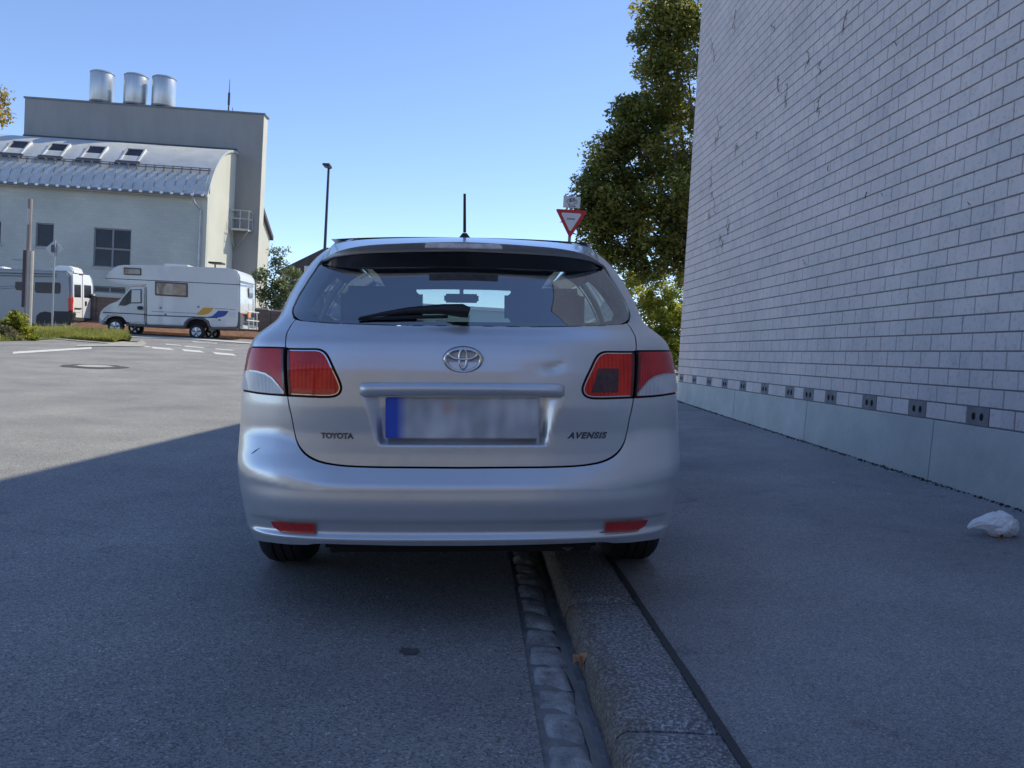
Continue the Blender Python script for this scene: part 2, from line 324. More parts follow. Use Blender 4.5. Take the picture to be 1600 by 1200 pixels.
# ------------------------------------------------------------------ right-hand building
wallb = thing('block_building', 'tall windowless building with white masonry block wall on concrete plinth, right of the car', 'building', (3.49, 5, .2))
BX = 3.49; CP = .1285; BL = .2545; Z0 = .735; YEND = 13.56
def topz(y): return 8.62 - .17*(y-9.6)
def wallmat():
    m = bpy.data.materials.new('white_block'); m.use_nodes = True; t = m.node_tree; b = t.nodes['Principled BSDF']; L = t.links.new
    pos = N(t, 'ShaderNodeNewGeometry').outputs['Position']; sx = N(t, 'ShaderNodeSeparateXYZ'); L(pos, sx.inputs[0])
    def mth(op, a, b_=None, c=None):
        n = N(t, 'ShaderNodeMath', operation=op)
        for i, v in enumerate((a, b_, c)):
            if v is None: continue
            if isinstance(v, (int, float)): n.inputs[i].default_value = v
            else: L(v, n.inputs[i])
        return n.outputs[0]
    row = mth('FLOOR', mth('DIVIDE', mth('SUBTRACT', sx.outputs[2], Z0), CP))
    off = mth('MULTIPLY', mth('MODULO', row, 2.0), .5)
    col = mth('FLOOR', mth('ADD', mth('DIVIDE', mth('ADD', sx.outputs[1], 30.0), BL), off))
    cx = N(t, 'ShaderNodeCombineXYZ'); L(row, cx.inputs[0]); L(col, cx.inputs[1])
    wn = N(t, 'ShaderNodeTexWhiteNoise', noise_dimensions='2D'); L(cx.outputs[0], wn.inputs[0])
    r = N(t, 'ShaderNodeValToRGB'); e = r.color_ramp.elements; e[0].color = (.66, .61, .59, 1); e[1].color = (.76, .67, .635, 1); e2 = e.new(.5); e2.color = (.71, .645, .61, 1)
    L(wn.outputs['Value'], r.inputs['Fac'])
    n1 = N(t, 'ShaderNodeTexNoise'); n1.inputs['Scale'].default_value = 1.1; n1.inputs['Detail'].default_value = 6; L(pos, n1.inputs['Vector'])
    r1 = N(t, 'ShaderNodeValToRGB'); r1.color_ramp.elements[0].position = .3; r1.color_ramp.elements[0].color = (.86, .86, .87, 1); r1.color_ramp.elements[1].position = .7; r1.color_ramp.elements[1].color = (1.05, 1.04, 1.04, 1)
    L(n1.outputs['Fac'], r1.inputs['Fac'])
    mx = N(t, 'ShaderNodeMix', data_type='RGBA', blend_type='MULTIPLY'); mx.inputs[0].default_value = .8; L(r.outputs[0], mx.inputs[6]); L(r1.outputs[0], mx.inputs[7])
    # faint blotches on single blocks
    n3 = N(t, 'ShaderNodeTexNoise'); n3.inputs['Scale'].default_value = 28; n3.inputs['Detail'].default_value = 5; n3.inputs['Roughness'].default_value = .7; L(pos, n3.inputs['Vector'])
    r3 = N(t, 'ShaderNodeValToRGB'); r3.color_ramp.elements[0].position = .30; r3.color_ramp.elements[0].color = (.74, .74, .76, 1); r3.color_ramp.elements[1].position = .48; r3.color_ramp.elements[1].color = (1, 1, 1, 1)
    L(n3.outputs['Fac'], r3.inputs['Fac'])
    m2 = N(t, 'ShaderNodeMix', data_type='RGBA', blend_type='MULTIPLY'); m2.inputs[0].default_value = 1; L(mx.outputs[2], m2.inputs[6]); L(r3.outputs[0], m2.inputs[7])
    L(m2.outputs[2], b.inputs['Base Color']); b.inputs['Roughness'].default_value = .8
    bp = N(t, 'ShaderNodeBump'); bp.inputs['Strength'].default_value = .35; bp.inputs['Distance'].default_value = .006; L(n3.outputs['Fac'], bp.inputs['Height']); L(bp.outputs['Normal'], b.inputs['Normal'])
    return m
WM = wallmat(); MORT = M('dark_mortar', (.24, .23, .24), .9, var=.2, vs_=20)
# core; the unseen top slopes to set its shadow edge on the road
core = MB()
ya, yb = -9.0, YEND-.012
P = [(ya, .05), (yb, .05), (yb, topz(yb)-.02), (ya, topz(ya)-.02)]
core.prism(P, BX+.010, BX+9.5, 'x'); core.build('wall_core', MORT, wallb)
cop = MB(); cop.prism([(ya-.05, topz(ya)-.03), (YEND+.05, topz(YEND)-.03), (YEND+.05, topz(YEND)+.05), (ya-.05, topz(ya)+.05)], BX-.02, BX+9.6, 'x'); cop.build('coping', M('zinc', (.35, .36, .37), .4, metal=.8), wallb)
def proj(p):
    q = np.asarray(p, float)-CAMP; c = _R*q[0]+_F*q[1]+_U*q[2]; return 800+FPX*c[0]/c[2], 600-FPX*c[1]/c[2]
bm = bmesh.new(); bmesh.ops.create_cube(bm, size=1)
for v in bm.verts: v.co.x = v.co.x*.10; v.co.y *= BL-.0095; v.co.z *= CP-.0105
bmesh.ops.bevel(bm, geom=[e for e in bm.edges if all(v.co.x < 0 for v in e.verts)], offset=.003, segments=1, affect='EDGES')
bme = bpy.data.meshes.new('brick'); bm.to_mesh(bme); bm.free(); bme.materials.append(WM)
bco = np.array([v.co[:] for v in bme.vertices]); bfa = [tuple(p.vertices) for p in bme.polygons]
vents_y = [13.307, 12.519, 11.722, 10.975, 10.219, 9.438, 8.669, 8.174, 7.653, 6.886, 6.123, 5.365, 4.60, 3.84, 3.08, 2.31, 1.55]
cells = []
rows = int((topz(-9)-Z0)/CP)+1
for r_ in range(0, rows):
    zc = Z0+(r_+.5)*CP
    o_ = ((r_ % 2)*.5)*BL
    # phase so that a joint of row 4 falls at y = 5.744
    ph = (5.744 - (0 if r_ % 2 == 0 else .5*BL)) % BL
    if r_ == 0: continue
    ks = np.arange(int((-9-ph)/BL), int((YEND-ph)/BL)+1)
    for k_ in ks:
        y0 = ph+k_*BL; y1 = y0+BL
        if y0 < -8.9: continue
        y1c = min(y1, YEND)
        if y1c-y0 < .05 or zc+CP/2 > topz((y0+y1c)/2): continue
        cells.append(((y0+y1c)/2, zc, (y1c-y0)/BL))
# lowest course: vents and plain blocks between
vb = sorted(vents_y); VW = .246
ventcells = [(v, Z0+.5*CP) for v in vb]
for i in range(len(vb)-1):
    a, b_ = vb[i]+VW/2, vb[i+1]-VW/2; n_ = max(1, round((b_-a)/BL))
    for q in range(n_): cells.append((a+(q+.5)*(b_-a)/n_, Z0+.5*CP, (b_-a)/n_/BL))
cells.append(((vb[-1]+VW/2+YEND)/2, Z0+.5*CP, (YEND-vb[-1]-VW/2)/BL))
for q in range(38): cells.append((vb[0]-VW/2-(q+.5)*BL, Z0+.5*CP, 1.0))
vis = []; rest = []
for c in cells:
    u, v = proj((BX, c[0], c[1])) if c[0] > 1 else (9999, 0)
    (vis if (-20 < u < 1615 and -10 < v < 1200) else rest).append(c)
vis.sort(key=lambda c: c[0])
for c in vis[:300]:
    o = bpy.data.objects.new('brick', bme); C.objects.link(o); o.parent = wallb
    o.location = Vector((BX+.05+random.uniform(-.0012, .0012), c[0], c[1]))-wallb.location
    o.scale = (1, c[2]-(1-c[2])*0 if abs(c[2]-1) > .02 else 1, 1); o.rotation_euler = (random.uniform(-.002, .002), random.uniform(-.004, .004), random.uniform(-.004, .004))
Vb = []; Fb = []
for c in vis[300:]+rest:
    n_ = len(Vb); Vb += (bco*np.array([1, c[2], 1])+np.array([BX+.05+random.uniform(-.0012, .0012), c[0], c[1]])).tolist(); Fb += [tuple(i+n_ for i in f) for f in bfa]
o = mesh_obj('brick_courses', Vb, Fb, WM, wallb); o['kind'] = 'stuff'
VM = M('vent_block', (.22, .22, .225), .8, var=.2, vs_=8, bump=.3); HM = M('vent_hole', (.01, .01, .012), .9)
for vy, vz in ventcells:
    o = bx('vent_block', BX+.002, BX+.09, vy-VW/2+.004, vy+VW/2-.004, vz-CP/2+.002, vz+CP/2-.002, VM, wallb)
    for s_ in (-1, 1):
        h = MB(); h.lathe([(.001, -.004), (.0165, -.004), (.019, 0), (.019, .03)], (0, 0, 0), 14, 'x')
        hh = mesh_obj('vent_hole', np.array(h.V)*np.array([1, 1, 1.45])+np.array([BX+.001-wallb.location.x, vy+s_*.044-wallb.location.y, vz-.002-wallb.location.z]), h.F, HM, None); hh.parent = wallb
# concrete plinth panels, slightly battered
PM = M('plinth_concrete', (.50, .52, .49), .85, var=.13, vs_=2.5, bump=.25, bs=30, detail=8)
jy = [-6.0, -3.35, -1.05, 1.27, 3.58, 5.88, 8.19, 10.51, 12.85, 13.55]
for a, b_ in zip(jy[:-1], jy[1:]):
    n_ = 24; V = []; F = []
    prof = [(BX+.10, Z0-.006), (BX+.006, Z0-.006), (BX+.002, Z0-.012), (BX-.030, -.2)]
    for j in range(n_+1):
        yy = a+.006+(b_-a-.012)*j/n_
        for i, (x, z) in enumerate(prof): V.append((x-.001*mnoise.noise(Vector((yy*2, z, 1))), yy, z))
    for j in range(n_):
        for i in range(3): F.append((j*4+i, j*4+i+1, (j+1)*4+i+1, (j+1)*4+i))
    F += [(0, 1, 2, 3), tuple(n_*4+i for i in range(4))[::-1]]
    mesh_obj('plinth_panel', V, F, PM, wallb)
# dark tendril traces left on the wall
TR = MB(); rnd = random.Random(3)
for px, py, ln in [(1120,180,46),(1112,262,40),(1230,130,40),(1262,80,30),(1215,120,34),(1282,150,38),(1280,100,20),(1110,60,46),(1150,15,30),(1205,40,16),(1322,20,26),(1395,65,14),(1125,365,28),(1114,300,36),(1118,215,30),(1180,205,20),(1160,250,14),(1215,300,12),(1295,258,12),(1258,408,8),(1150,225,16),(1108,330,24),(1512,315,8),(1355,300,10),(1378,302,6),(1256,405,5),(1068,470,6),(1140,345,16)]:
    p0 = atX(px, py, BX); n_ = max(3, int(ln/5)); pts = []; yy, zz = p0[1], p0[2]; sc = p0[1]/FPX
    for q in range(n_):
        pts.append((BX-.003, yy, zz)); yy += rnd.uniform(-9, 6)*sc; zz -= ln/n_*sc*rnd.uniform(.6, 1.5)
    TR.tube(pts, [rnd.uniform(.0012, .0048) for _ in pts], 5)
    if ln > 15:
        for q in range(5):
            b0 = pts[rnd.randrange(len(pts))]; TR.tube([b0, (b0[0], b0[1]+rnd.uniform(-8, 8)*sc, b0[2]-rnd.uniform(-4, 8)*sc), (b0[0], b0[1]+rnd.uniform(-14, 14)*sc, b0[2]-rnd.uniform(-6, 14)*sc)], [.0025, .002, .001], 4)
o = TR.build('dried_creeper', M('creeper_trace', (.19, .175, .175), .9), wallb, label='dark dried creeper traces clinging to the white blocks'); o['kind'] = 'stuff'
# dirt crumbs and moss along the foot of the plinth
DB = MB()
for i in range(1500):
    yy = random.uniform(-1, 13.4); xx = BX-.03-abs(random.gauss(0, .028)); s_ = random.uniform(.003, .013)*(1.5 if random.random() < .08 else 1); z = PZ(xx, yy)
    DB.add([(xx-s_, yy, z-.002), (xx+s_, yy-s_, z-.002), (xx+s_*.5, yy+s_, z-.002), (xx, yy, z+s_*.9)], [(0, 1, 3), (1, 2, 3), (2, 0, 3)])
o = DB.build('dirt_crumbs', M('moss_dirt', (.045, .048, .035), .95, var=.5, vs_=6)); o['kind'] = 'stuff'; o['label'] = 'dark moss and dirt crumbs along the foot of the plinth'; o['category'] = 'dirt'
DB = MB()
for i in range(260):
    yy = random.uniform(1.5, 9)**1.0; xx = random.uniform(-3, 3.4)
    if .2 < xx < .75: continue
    s_ = random.uniform(.0015, .0045) ; z = PZ(xx, yy) if xx > .7 else float(G(yy))
    DB.add([(xx-s_, yy, z), (xx+s_, yy-s_, z), (xx+s_*.5, yy+s_, z), (xx, yy, z+s_*.9)], [(0, 1, 3), (1, 2, 3), (2, 0, 3)])
o = DB.build('loose_grit', M('pale_grit', (.5, .49, .47), .8, var=.3, vs_=8)); o['kind'] = 'stuff'; o['label'] = 'tiny pale grit scattered over the asphalt'; o['category'] = 'grit'

# ------------------------------------------------------------------ the silver estate car
PAINT = M('silver_paint', (.72, .73, .745), .29, metal=.66, coat=.7, cr=.04, var=.04, vs_=2.5, spec=.5, coords='obj')
DARKP = M('black_plastic', (.018, .018, .02), .45, bump=.1, bs=200)
SHADOWM = M('dark_gap', (.012, .012, .014), .8)
RUB = M('tyre_rubber', (.022, .022, .024), .8, bump=.3, bs=90)
CHROME = M('chrome', (.78, .78, .80), .08, metal=1.0)
ALLOY = M('alloy', (.55, .56, .58), .3, metal=.9)
TRIM = M('interior_trim', (.05, .05, .055), .85)
SEATM = M('seat_cloth', (.055, .055, .062), .95, bump=.3, bs=120)
TINT = glassmat('privacy_glass', (.13, .15, .17), .08); RGL = glassmat('rear_glass', (.66, .78, .76), .30)
CLEAR = glassmat('window_glass', (.80, .86, .84), .03)
FRIT = M('black_glass_border', (.012, .013, .016), .06, coat=1.0, cr=.0)
CT = R(2.75); XC, YC, ZC = .006, 2.90, .042
car = thing('parked_car', 'silver estate car parked half on the kerb, seen from behind', 'car', (XC, YC, ZC))
car.rotation_euler = (0, -CT, R(.8))
CRM = Matrix.Rotation(R(.8), 3, 'Z') @ Matrix.Rotation(-CT, 3, 'Y'); CRI = np.array(CRM.inverted())
def smoothtab(xs, ys, sig=.012, n=3000):
    x = np.linspace(xs[0], xs[-1], n); y = np.interp(x, xs, ys); dx = x[1]-x[0]; k = max(1, int(3*sig/dx)); kk = np.exp(-.5*(np.arange(-k, k+1)*dx/sig)**2); kk /= kk.sum()
    yp = np.concatenate([2*y[0]-y[1:k+1][::-1], y, 2*y[-1]-y[-k-1:-1][::-1]]); return x, np.convolve(yp, kk, 'valid')
WT = smoothtab([.18,.20,.235,.30,.38,.495,.59,.69,.75,.815,.90,.98,1.04,1.075,1.105,1.13,1.16,1.23,1.30,1.36,1.40,1.435,1.46,1.475],
               [.81,.825,.84,.857,.876,.8965,.9055,.9085,.9075,.902,.893,.882,.868,.846,.808,.778,.765,.741,.706,.668,.636,.596,.550,.51], .010)
def W_(z): return np.interp(z, *WT)*1.018
GT = smoothtab([.18,.50,.571,.62,.70,.80,.93,1.00,1.040,1.058,1.10,1.20,1.335,1.40,1.475], [.06,.06,.058,.063,.066,.062,.070,.083,.094,.106,.148,.190,.250,.282,.325], .008)
DT = smoothtab([.18,.20,.24,.275,.300,.314,.321,.333,.345,.374,.386,.40,.50], [.13,.10,.045,.026,.012,.003,.004,.017,.019,.012,.002,0,0], .0030)
def sm(a): a = np.clip(a, 0, 1); return a*a*(3-2*a)
def YR(x, z, bump=False):
    x = np.abs(x); y = np.interp(z, *GT)
    if bump:
        zt = .602 + .098*sm((x-.42)/.30); zb = .512 + .035*sm((x-.5)/.35)
        q = (zt-z)/(zt-zb); S = sum(np.clip(q+k_, 0, 1) for k_ in (-.14, -.10, -.05, 0, .05, .10, .14))/7
        y = y - .060*S
        d = np.interp(z, *DT); g = np.clip((.83-x)/.06, 0, 1)
        dg = np.where(z > .325, d*sm(g), d); y = y + dg
        y = y + .010*np.clip((.51-z)/.2, 0, 1)*0 + .004*np.cos(np.clip((z-.39)/(.51-.39), 0, 1)*math.pi*2-math.pi)*-.5
    else:
        ho = .32+(z-.67)*.33; hi = .290+(z-.67)*.06
        bxx = 1-sm((x-hi)/(ho-hi)); bz = sm((z-.652)/.022)*(1-sm((z-.865)/.02))
        y = y + .030*bxx*bz
    return y
_K = np.array([(0,0),(.2,.003),(.4,.012),(.55,.027),(.68,.052),(.78,.085),(.86,.13),(.91,.18),(.95,.25),(.975,.36),(.99,.55),(1,.9),(1,1.6),(1,3.9),(.985,4.15),(.95,4.38),(.86,4.55),(.7,4.64),(.4,4.70),(0,4.72)])
def catmull(P, m=24):
    P = np.vstack([2*P[0]-P[1], P, 2*P[-1]-P[-2]]); out = []
    for i in range(1, len(P)-2):
        p0, p1, p2, p3 = P[i-1:i+3]
        d0 = max(np.linalg.norm(p1-p0)**.5, 1e-6); d1 = max(np.linalg.norm(p2-p1)**.5, 1e-6); d2 = max(np.linalg.norm(p3-p2)**.5, 1e-6)
        for s in np.linspace(0, 1, m, endpoint=False):
            t0, t1, t2, t3 = 0, d0, d0+d1, d0+d1+d2; t = t1+(t2-t1)*s
            a1 = (t1-t)/(t1-t0)*p0+(t-t0)/(t1-t0)*p1; a2 = (t2-t)/(t2-t1)*p1+(t-t1)/(t2-t1)*p2; a3 = (t3-t)/(t3-t2)*p2+(t-t2)/(t3-t2)*p3
            b1 = (t2-t)/(t2-t0)*a1+(t-t0)/(t2-t0)*a2; b2 = (t3-t)/(t3-t1)*a2+(t-t1)/(t3-t1)*a3; out.append((t2-t)/(t2-t1)*b1+(t-t1)/(t2-t1)*b2)
    out.append(P[-2]); return np.array(out)
_KP = catmull(_K); _dl = np.hypot(np.diff(_KP[:, 0])*.9, np.diff(_KP[:, 1])); _KT = np.concatenate([[0], np.cumsum(_dl)])
_tt = np.linspace(0, _KT[-1], 6000); _kx = np.interp(_tt, _KT, _KP[:, 0]); _ky = np.interp(_tt, _KT, _KP[:, 1])
_q = np.exp(-.5*(np.arange(-30, 31)*(_tt[1])/.010)**2); _q /= _q.sum()
def _smo(a, sym): p = np.concatenate([(a[1:31][::-1] if sym else -a[1:31][::-1]), a, np.full(30, a[-1])]); return np.convolve(p, _q, 'valid')
_kx = _smo(_kx, False); _ky = _smo(_ky, True); _ky -= _ky[0]
ihalf = int(np.argmax(_kx > .9995)) or 2000
def KX(t): return np.interp(np.abs(t), _tt, _kx)
def KY(t): return np.interp(np.abs(t), _tt, _ky)
def tX(X): return np.interp(np.clip(np.abs(X), 0, .999), _kx[:ihalf], _tt[:ihalf])
def tYs(y): return np.interp(y, _ky, _tt)
def SURF(t, z, bump=False):
    X = KX(t)*np.sign(t+1e-12)*W_(z); x = X; y = YR(X, z, bump)
    f = np.clip((KY(t)-.6)/1.0, 0, 1); y = y*(1-f)+f*.03 + KY(t)
    return np.stack([x, y, z+0*t], -1)
def SN(t, z, bump=False):
    e = .0015; a = SURF(t+e, z, bump)-SURF(t-e, z, bump); b = SURF(t, z+e, bump)-SURF(t, z-e, bump)
    n = np.cross(a, b); return n/(np.linalg.norm(n, axis=-1, keepdims=True)+1e-12)
def elev(px, py, bump=False, dy0=.1):
    """where the line of sight through a measured point meets the car's rear surface: (x, z) in the car's own frame"""
    d = CRI@ray(px, py); o = CRI@(CAMP-np.array([XC, YC, ZC])); y = dy0
    for _ in range(60):
        s = (y-o[1])/d[1]; p = o+s*d; X = min(abs(p[0])/W_(p[2]), .985)
        y = .5*y+.5*float(YR(p[0], p[2], bump)+np.interp(tX(X), _tt, _ky))
    return p[0], p[2]
def E2(pts, bump=False):
    out = []
    for p in pts:
        x, z = elev(p[0], p[1], bump); out.append((-float(tX(min(abs(x)/W_(z), .995))), float(z)))
    return out
def side(pts): return [(-float(tYs(max(.02, y-.03*(1 if y > 1.5 else 1)))), z) for y, z in pts]
def mir(P): return [(-a, b) for a, b in P][::-1]
def cr(P, m=6):                                   # smooth an open run of points
    return [tuple(a) for a in catmull(np.array(P, float), m)]
def resample(P, h):
    out = []
    for i in range(len(P)):
        a = np.array(P[i]); b = np.array(P[(i+1) % len(P)]); L = np.linalg.norm(b-a); n = max(1, int(round(L/h)))
        if L < 1e-6: continue
        for k in range(n): out.append(tuple(a+(b-a)*k/n))
    return out
def area(P): return .5*sum(P[i][0]*P[(i+1) % len(P)][1]-P[(i+1) % len(P)][0]*P[i][1] for i in range(len(P)))
def inset(P, d):
    if area(P) < 0: P = P[::-1]
    Q = []; n = len(P); P = [np.array(p) for p in P]
    for i in range(n):
        a = P[i]-P[i-1]; b = P[(i+1) % n]-P[i]; a = a/(np.linalg.norm(a)+1e-9); b = b/(np.linalg.norm(b)+1e-9)
        na = np.array([-a[1], a[0]]); nb = np.array([-b[1], b[0]]); m = na+nb; l = m@m
        m = m*(2/ max(l, .8)) if l > 1e-6 else na
        Q.append(tuple(P[i]+m*d*(1.0)))
    return Q
def inside(P, x, y):
    c = np.zeros(x.shape, bool); n = len(P)
    for i in range(n):
        x1, y1 = P[i]; x2, y2 = P[(i+1) % n]
        if y1 == y2: continue
        c ^= ((y1 > y) != (y2 > y)) & (x < (x2-x1)*(y-y1)/(y2-y1)+x1)
    return c
def dist(P, x, y):
    d = np.full(x.shape, 9.)
    for i in range(len(P)):
        a = np.array(P[i]); b = np.array(P[(i+1) % len(P)]); ab = b-a; L = ab@ab+1e-12
        t = np.clip(((x-a[0])*ab[0]+(y-a[1])*ab[1])/L, 0, 1); d = np.minimum(d, np.hypot(x-a[0]-t*ab[0], y-a[1]-t*ab[1]))
    return d
def panel(name, P, mat, h=.03, hz=None, holes=(), off=0.0, gap=.0025, bump=False, rim=.014, parent=None, label=None, disp=None):
    parent = parent or car; hz = hz or h
    hb = min(h, hz)
    loops = [resample(inset(P, gap), hb)]
    for H in holes: loops.append(resample(inset(H, -gap), hb))
    pts = []; faces = []
    for k, Lp in enumerate(loops):
        if k and area(Lp) > 0: Lp = Lp[::-1]
        n0 = len(pts); pts += Lp; faces.append(list(range(n0, len(pts))))
    nb = len(pts); O = loops[0]
    xs = [p[0] for p in O]; zs = [p[1] for p in O]
    gx, gz = np.meshgrid(np.arange(min(xs)+h*.5, max(xs), h), np.arange(min(zs)+hz*.5, max(zs), hz)); gx = gx.ravel(); gz = gz.ravel()
    ok = inside(O, gx, gz)
    for H in loops[1:]: ok &= ~inside(H, gx, gz)
    gx, gz = gx[ok], gz[ok]; d = np.full(gx.shape, 9.)
    for Lp in loops: d = np.minimum(d, dist(Lp, gx, gz))
    ok = d > hb*.45; pts += list(zip(gx[ok], gz[ok]))
    vo, eo, fo, ov, oe, of = delaunay_2d_cdt([Vector(p) for p in pts], [], faces, 0, 1e-6)
    if True:
        tri = [f for f in fo if True]
        cxs = np.array([sum(vo[i][0] for i in f)/len(f) for f in tri]); czs = np.array([sum(vo[i][1] for i in f)/len(f) for f in tri])
        keep = inside(O, cxs, czs)
        for H in loops[1:]: keep &= ~inside(H, cxs, czs)
        fo = [f for f, k in zip(tri, keep) if k]
    t = np.array([v[0] for v in vo]); z = np.array([v[1] for v in vo])
    S = SURF(t, z, bump); Nn = SN(t, z, bump)
    if disp is not None:
        def SD(t_, z_):
            a_ = SURF(t_, z_, bump); return a_ + SN(t_, z_, bump)*disp(a_[:, 0], a_[:, 2])[:, None]
        e_ = .002; S = SD(t, z); Nn = np.cross(SD(t+e_, z)-SD(t-e_, z), SD(t, z+e_)-SD(t, z-e_)); Nn /= np.linalg.norm(Nn, axis=-1, keepdims=True)+1e-12
    S = S + Nn*off
    # orient
    F = []
    for f in fo:
        f = list(f)
        for k in range(1, len(f)-1):
            tr = [f[0], f[k], f[k+1]]; nn = np.cross(S[tr[1]]-S[tr[0]], S[tr[2]]-S[tr[0]])
            F.append(tr if nn@Nn[tr[0]] > 0 else tr[::-1])
    NV = len(S); V = [tuple(s) for s in S]; nrm = [tuple(n) for n in Nn]
    if rim:
        from collections import Counter
        ec = Counter()
        for f in F:
            for i in range(3): ec[(f[i], f[(i+1) % 3])] += 1
        be = [e for e in ec if (e[1], e[0]) not in ec]
        mp = {}; 
        def rv(i):
            if i not in mp: mp[i] = (len(V), len(V)+1); V.append(tuple(S[i])); V.append(tuple(S[i]-Nn[i]*rim)); nrm.append((0, 0, 0)); nrm.append((0, 0, 0))
            return mp[i]
        for a, b in be:
            ra, rb = rv(a), rv(b); F.append([rb[0], ra[0], ra[1], rb[1]])
            n_ = np.cross(np.array(V[ra[0]])-np.array(V[rb[0]]), np.array(V[ra[1]])-np.array(V[rb[0]])); n_ /= np.linalg.norm(n_)+1e-9
            for q in (ra[0], ra[1], rb[0], rb[1]): nrm[q] = tuple(np.array(nrm[q])+n_)
    o = mesh_obj(name, V, F, mat, parent, smooth=True, label=label, local=True)
    if parent is not car: o.parent = parent
    nr = []
    for i, n_ in enumerate(nrm):
        n_ = np.array(n_); l = np.linalg.norm(n_); nr.append(tuple(n_/l) if l > 1e-6 else (0, -1, 0))
    o.data.normals_split_custom_set_from_vertices(nr)
    return o
# --- outlines, left half, from the tailgate seam outward
gapL_up = [(462.7,498.5),(457,505),(451.5,514),(448,521),(446.6,530),(446.5,543)]
gapL_dn = [(449.3,619),(452,636),(456,653),(460,675),(466,694),(478,709),(498,720),(530,726.5),(572,729),(650,730)]
G_up = E2(gapL_up); G_dn = E2(gapL_dn); zbot = elev(726, 730.5)[1]
glassL = [(501,409),(492,423),(476.7,446.3),(465,466),(458,481),(457.6,488),(461,494.5),(469.7,499.5),(495,502),(523,504),(616,507.3)]
GL = E2(glassL); zgb = elev(726, 508)[1]
inn = E2([(449.8,544.5),(480,544.9),(499,545.6),(508,550),(514,558),(520,571),(531.5,596),(534,607),(530.5,615.5),(521,620.2),(500,621),(451,618.7)])
Zt_l = inn[0][1]; Zb_l = inn[-1][1]
# inner lamp (on the tailgate)
seam = G_up[-1][0]
# tailgate: centre-bottom -> left -> up -> glass lower edge -> centre, mirrored
tg_left = cr(G_dn[::-1], 3)[:]                              # from centre bottom outwards and up to the lamp
tg_left = [(0, zbot)] + tg_left
lampin = cr(inn[1:-1], 3)
tg_left += [inn[-1]] + lampin[::-1] + [inn[0]]
tg_left += cr(G_up[::-1], 3)
gl_low = GL[5:]                                            # lower edge of the glass toward the centre
tg_left += [(a, b-.002) for a, b in gl_low[2:]] + [(0, zgb-.002)]
TG = tg_left + [(-a, b) for a, b in tg_left[1:-1]][::-1]
def dent(x, z):
    d = -.0036*np.exp(-(((x-.335)/.030)**2+((z-.948)/.016)**2)) - .0024*np.exp(-(((x-.365)/.016)**2+((z-.962)/.010)**2)) - .003*np.exp(-(((x-.29)/.10)**2+((z-.93)/.035)**2))
    d = d + .0012*np.exp(-(((x-.31)/.025)**2+((z-.915)/.014)**2))
    return d
TGN = panel('tailgate', TG, PAINT, h=.011, hz=.011, disp=dent)
# --- rear glass with black border
z1 = 1.375
top_t = -float(tX(.60)); 
glass_out = [GL[0]] + GL[1:] + [(0, zgb)]
ztopg = 1.352
GO = [(-float(tX(.0)), ztopg)] + [(a, min(b, ztopg)) for a, b in [(GL[0][0], ztopg)] + cr(GL[1:], 4)] + [(0, zgb)]
GO = GO + [(-a, b) for a, b in GO[1:-1]][::-1]
inL = E2([(516,428),(500,447),(489,468),(483,484),(486,493),(500,497.5),(560,500)])
zi = elev(726, 501.5)[1]
GI = [(0, 1.335), (inL[0][0]-.0, 1.335)] + inL + [(0, zi)]
GI = GI + [(-a, b) for a, b in GI[1:-1]][::-1]
panel('rear_window', GO, RGL, h=.04, off=-.004, rim=0, gap=.001)
panel('window_border', GO, FRIT, h=.03, holes=[GI], off=-.0065, rim=0, gap=.001)
# --- quarter panels with D pillar
ARCR = .365; RA = .96
def arch(yc, a0, a1, n=14, r=ARCR): return [(yc-r*math.cos(R(a)), .315+r*math.sin(R(a))) for a in np.linspace(a0, a1, n)]
lampout_top = E2([(445,543.2),(425,542.6),(405,542.2),(390,541.8)])
lampout_bot = E2([(391,612.5),(405,615),(425,617),(447.5,618.5)], True)
ztl = lampout_top[-1][1]; zbl = lampout_bot[0][1]
LS_t = side([(.34, ztl-.004), (.44, ztl-.022), (.52, ztl-.06)]); LS_b = side([(.50, ztl-.10), (.42, zbl+.02), (.34, zbl+.002)])
zroof = 1.462
def side_s(P): return side(P)
Q = []
Q += [(G_up[-1][0], G_up[-1][1])]
Q += cr(G_up[::-1], 3)[1:]
Q += [(GL[6][0]-.004, GL[6][1]-.004)] + [(GL[i][0]-.004, GL[i][1]) for i in range(5, -1, -1)]
Q += [(GL[0][0]+.01, 1.40), (GL[0][0]+.04, 1.43), (GL[0][0]+.06, zroof)]
qtop = side([(.75, zroof), (1.0, zroof), (1.48, zroof)])
Q += qtop + side([(1.48, 1.0), (1.46, .75), (1.45, .52), (1.44, .33), (1.36, .31)])
Q += side(arch(RA, 180-0, 0, 22)[3:-5]) if False else side([(y, z) for y, z in arch(RA, 176, 30, 24)])
Q += side([(.53, .60), (.47, .70), (.44, zbl-.01)]) + LS_b[::-1][::-1][1:2]
Qe = LS_b[0:1] + LS_t[::-1] + lampout_top[::-1]
Q = Q + [LS_t[2]] + [LS_t[1], LS_t[0]] + lampout_top[::-1] if False else Q + Qe
QW = side([(.80, 1.155), (.92, 1.125), (1.42, 1.115), (1.43, 1.385), (.98, 1.385)])
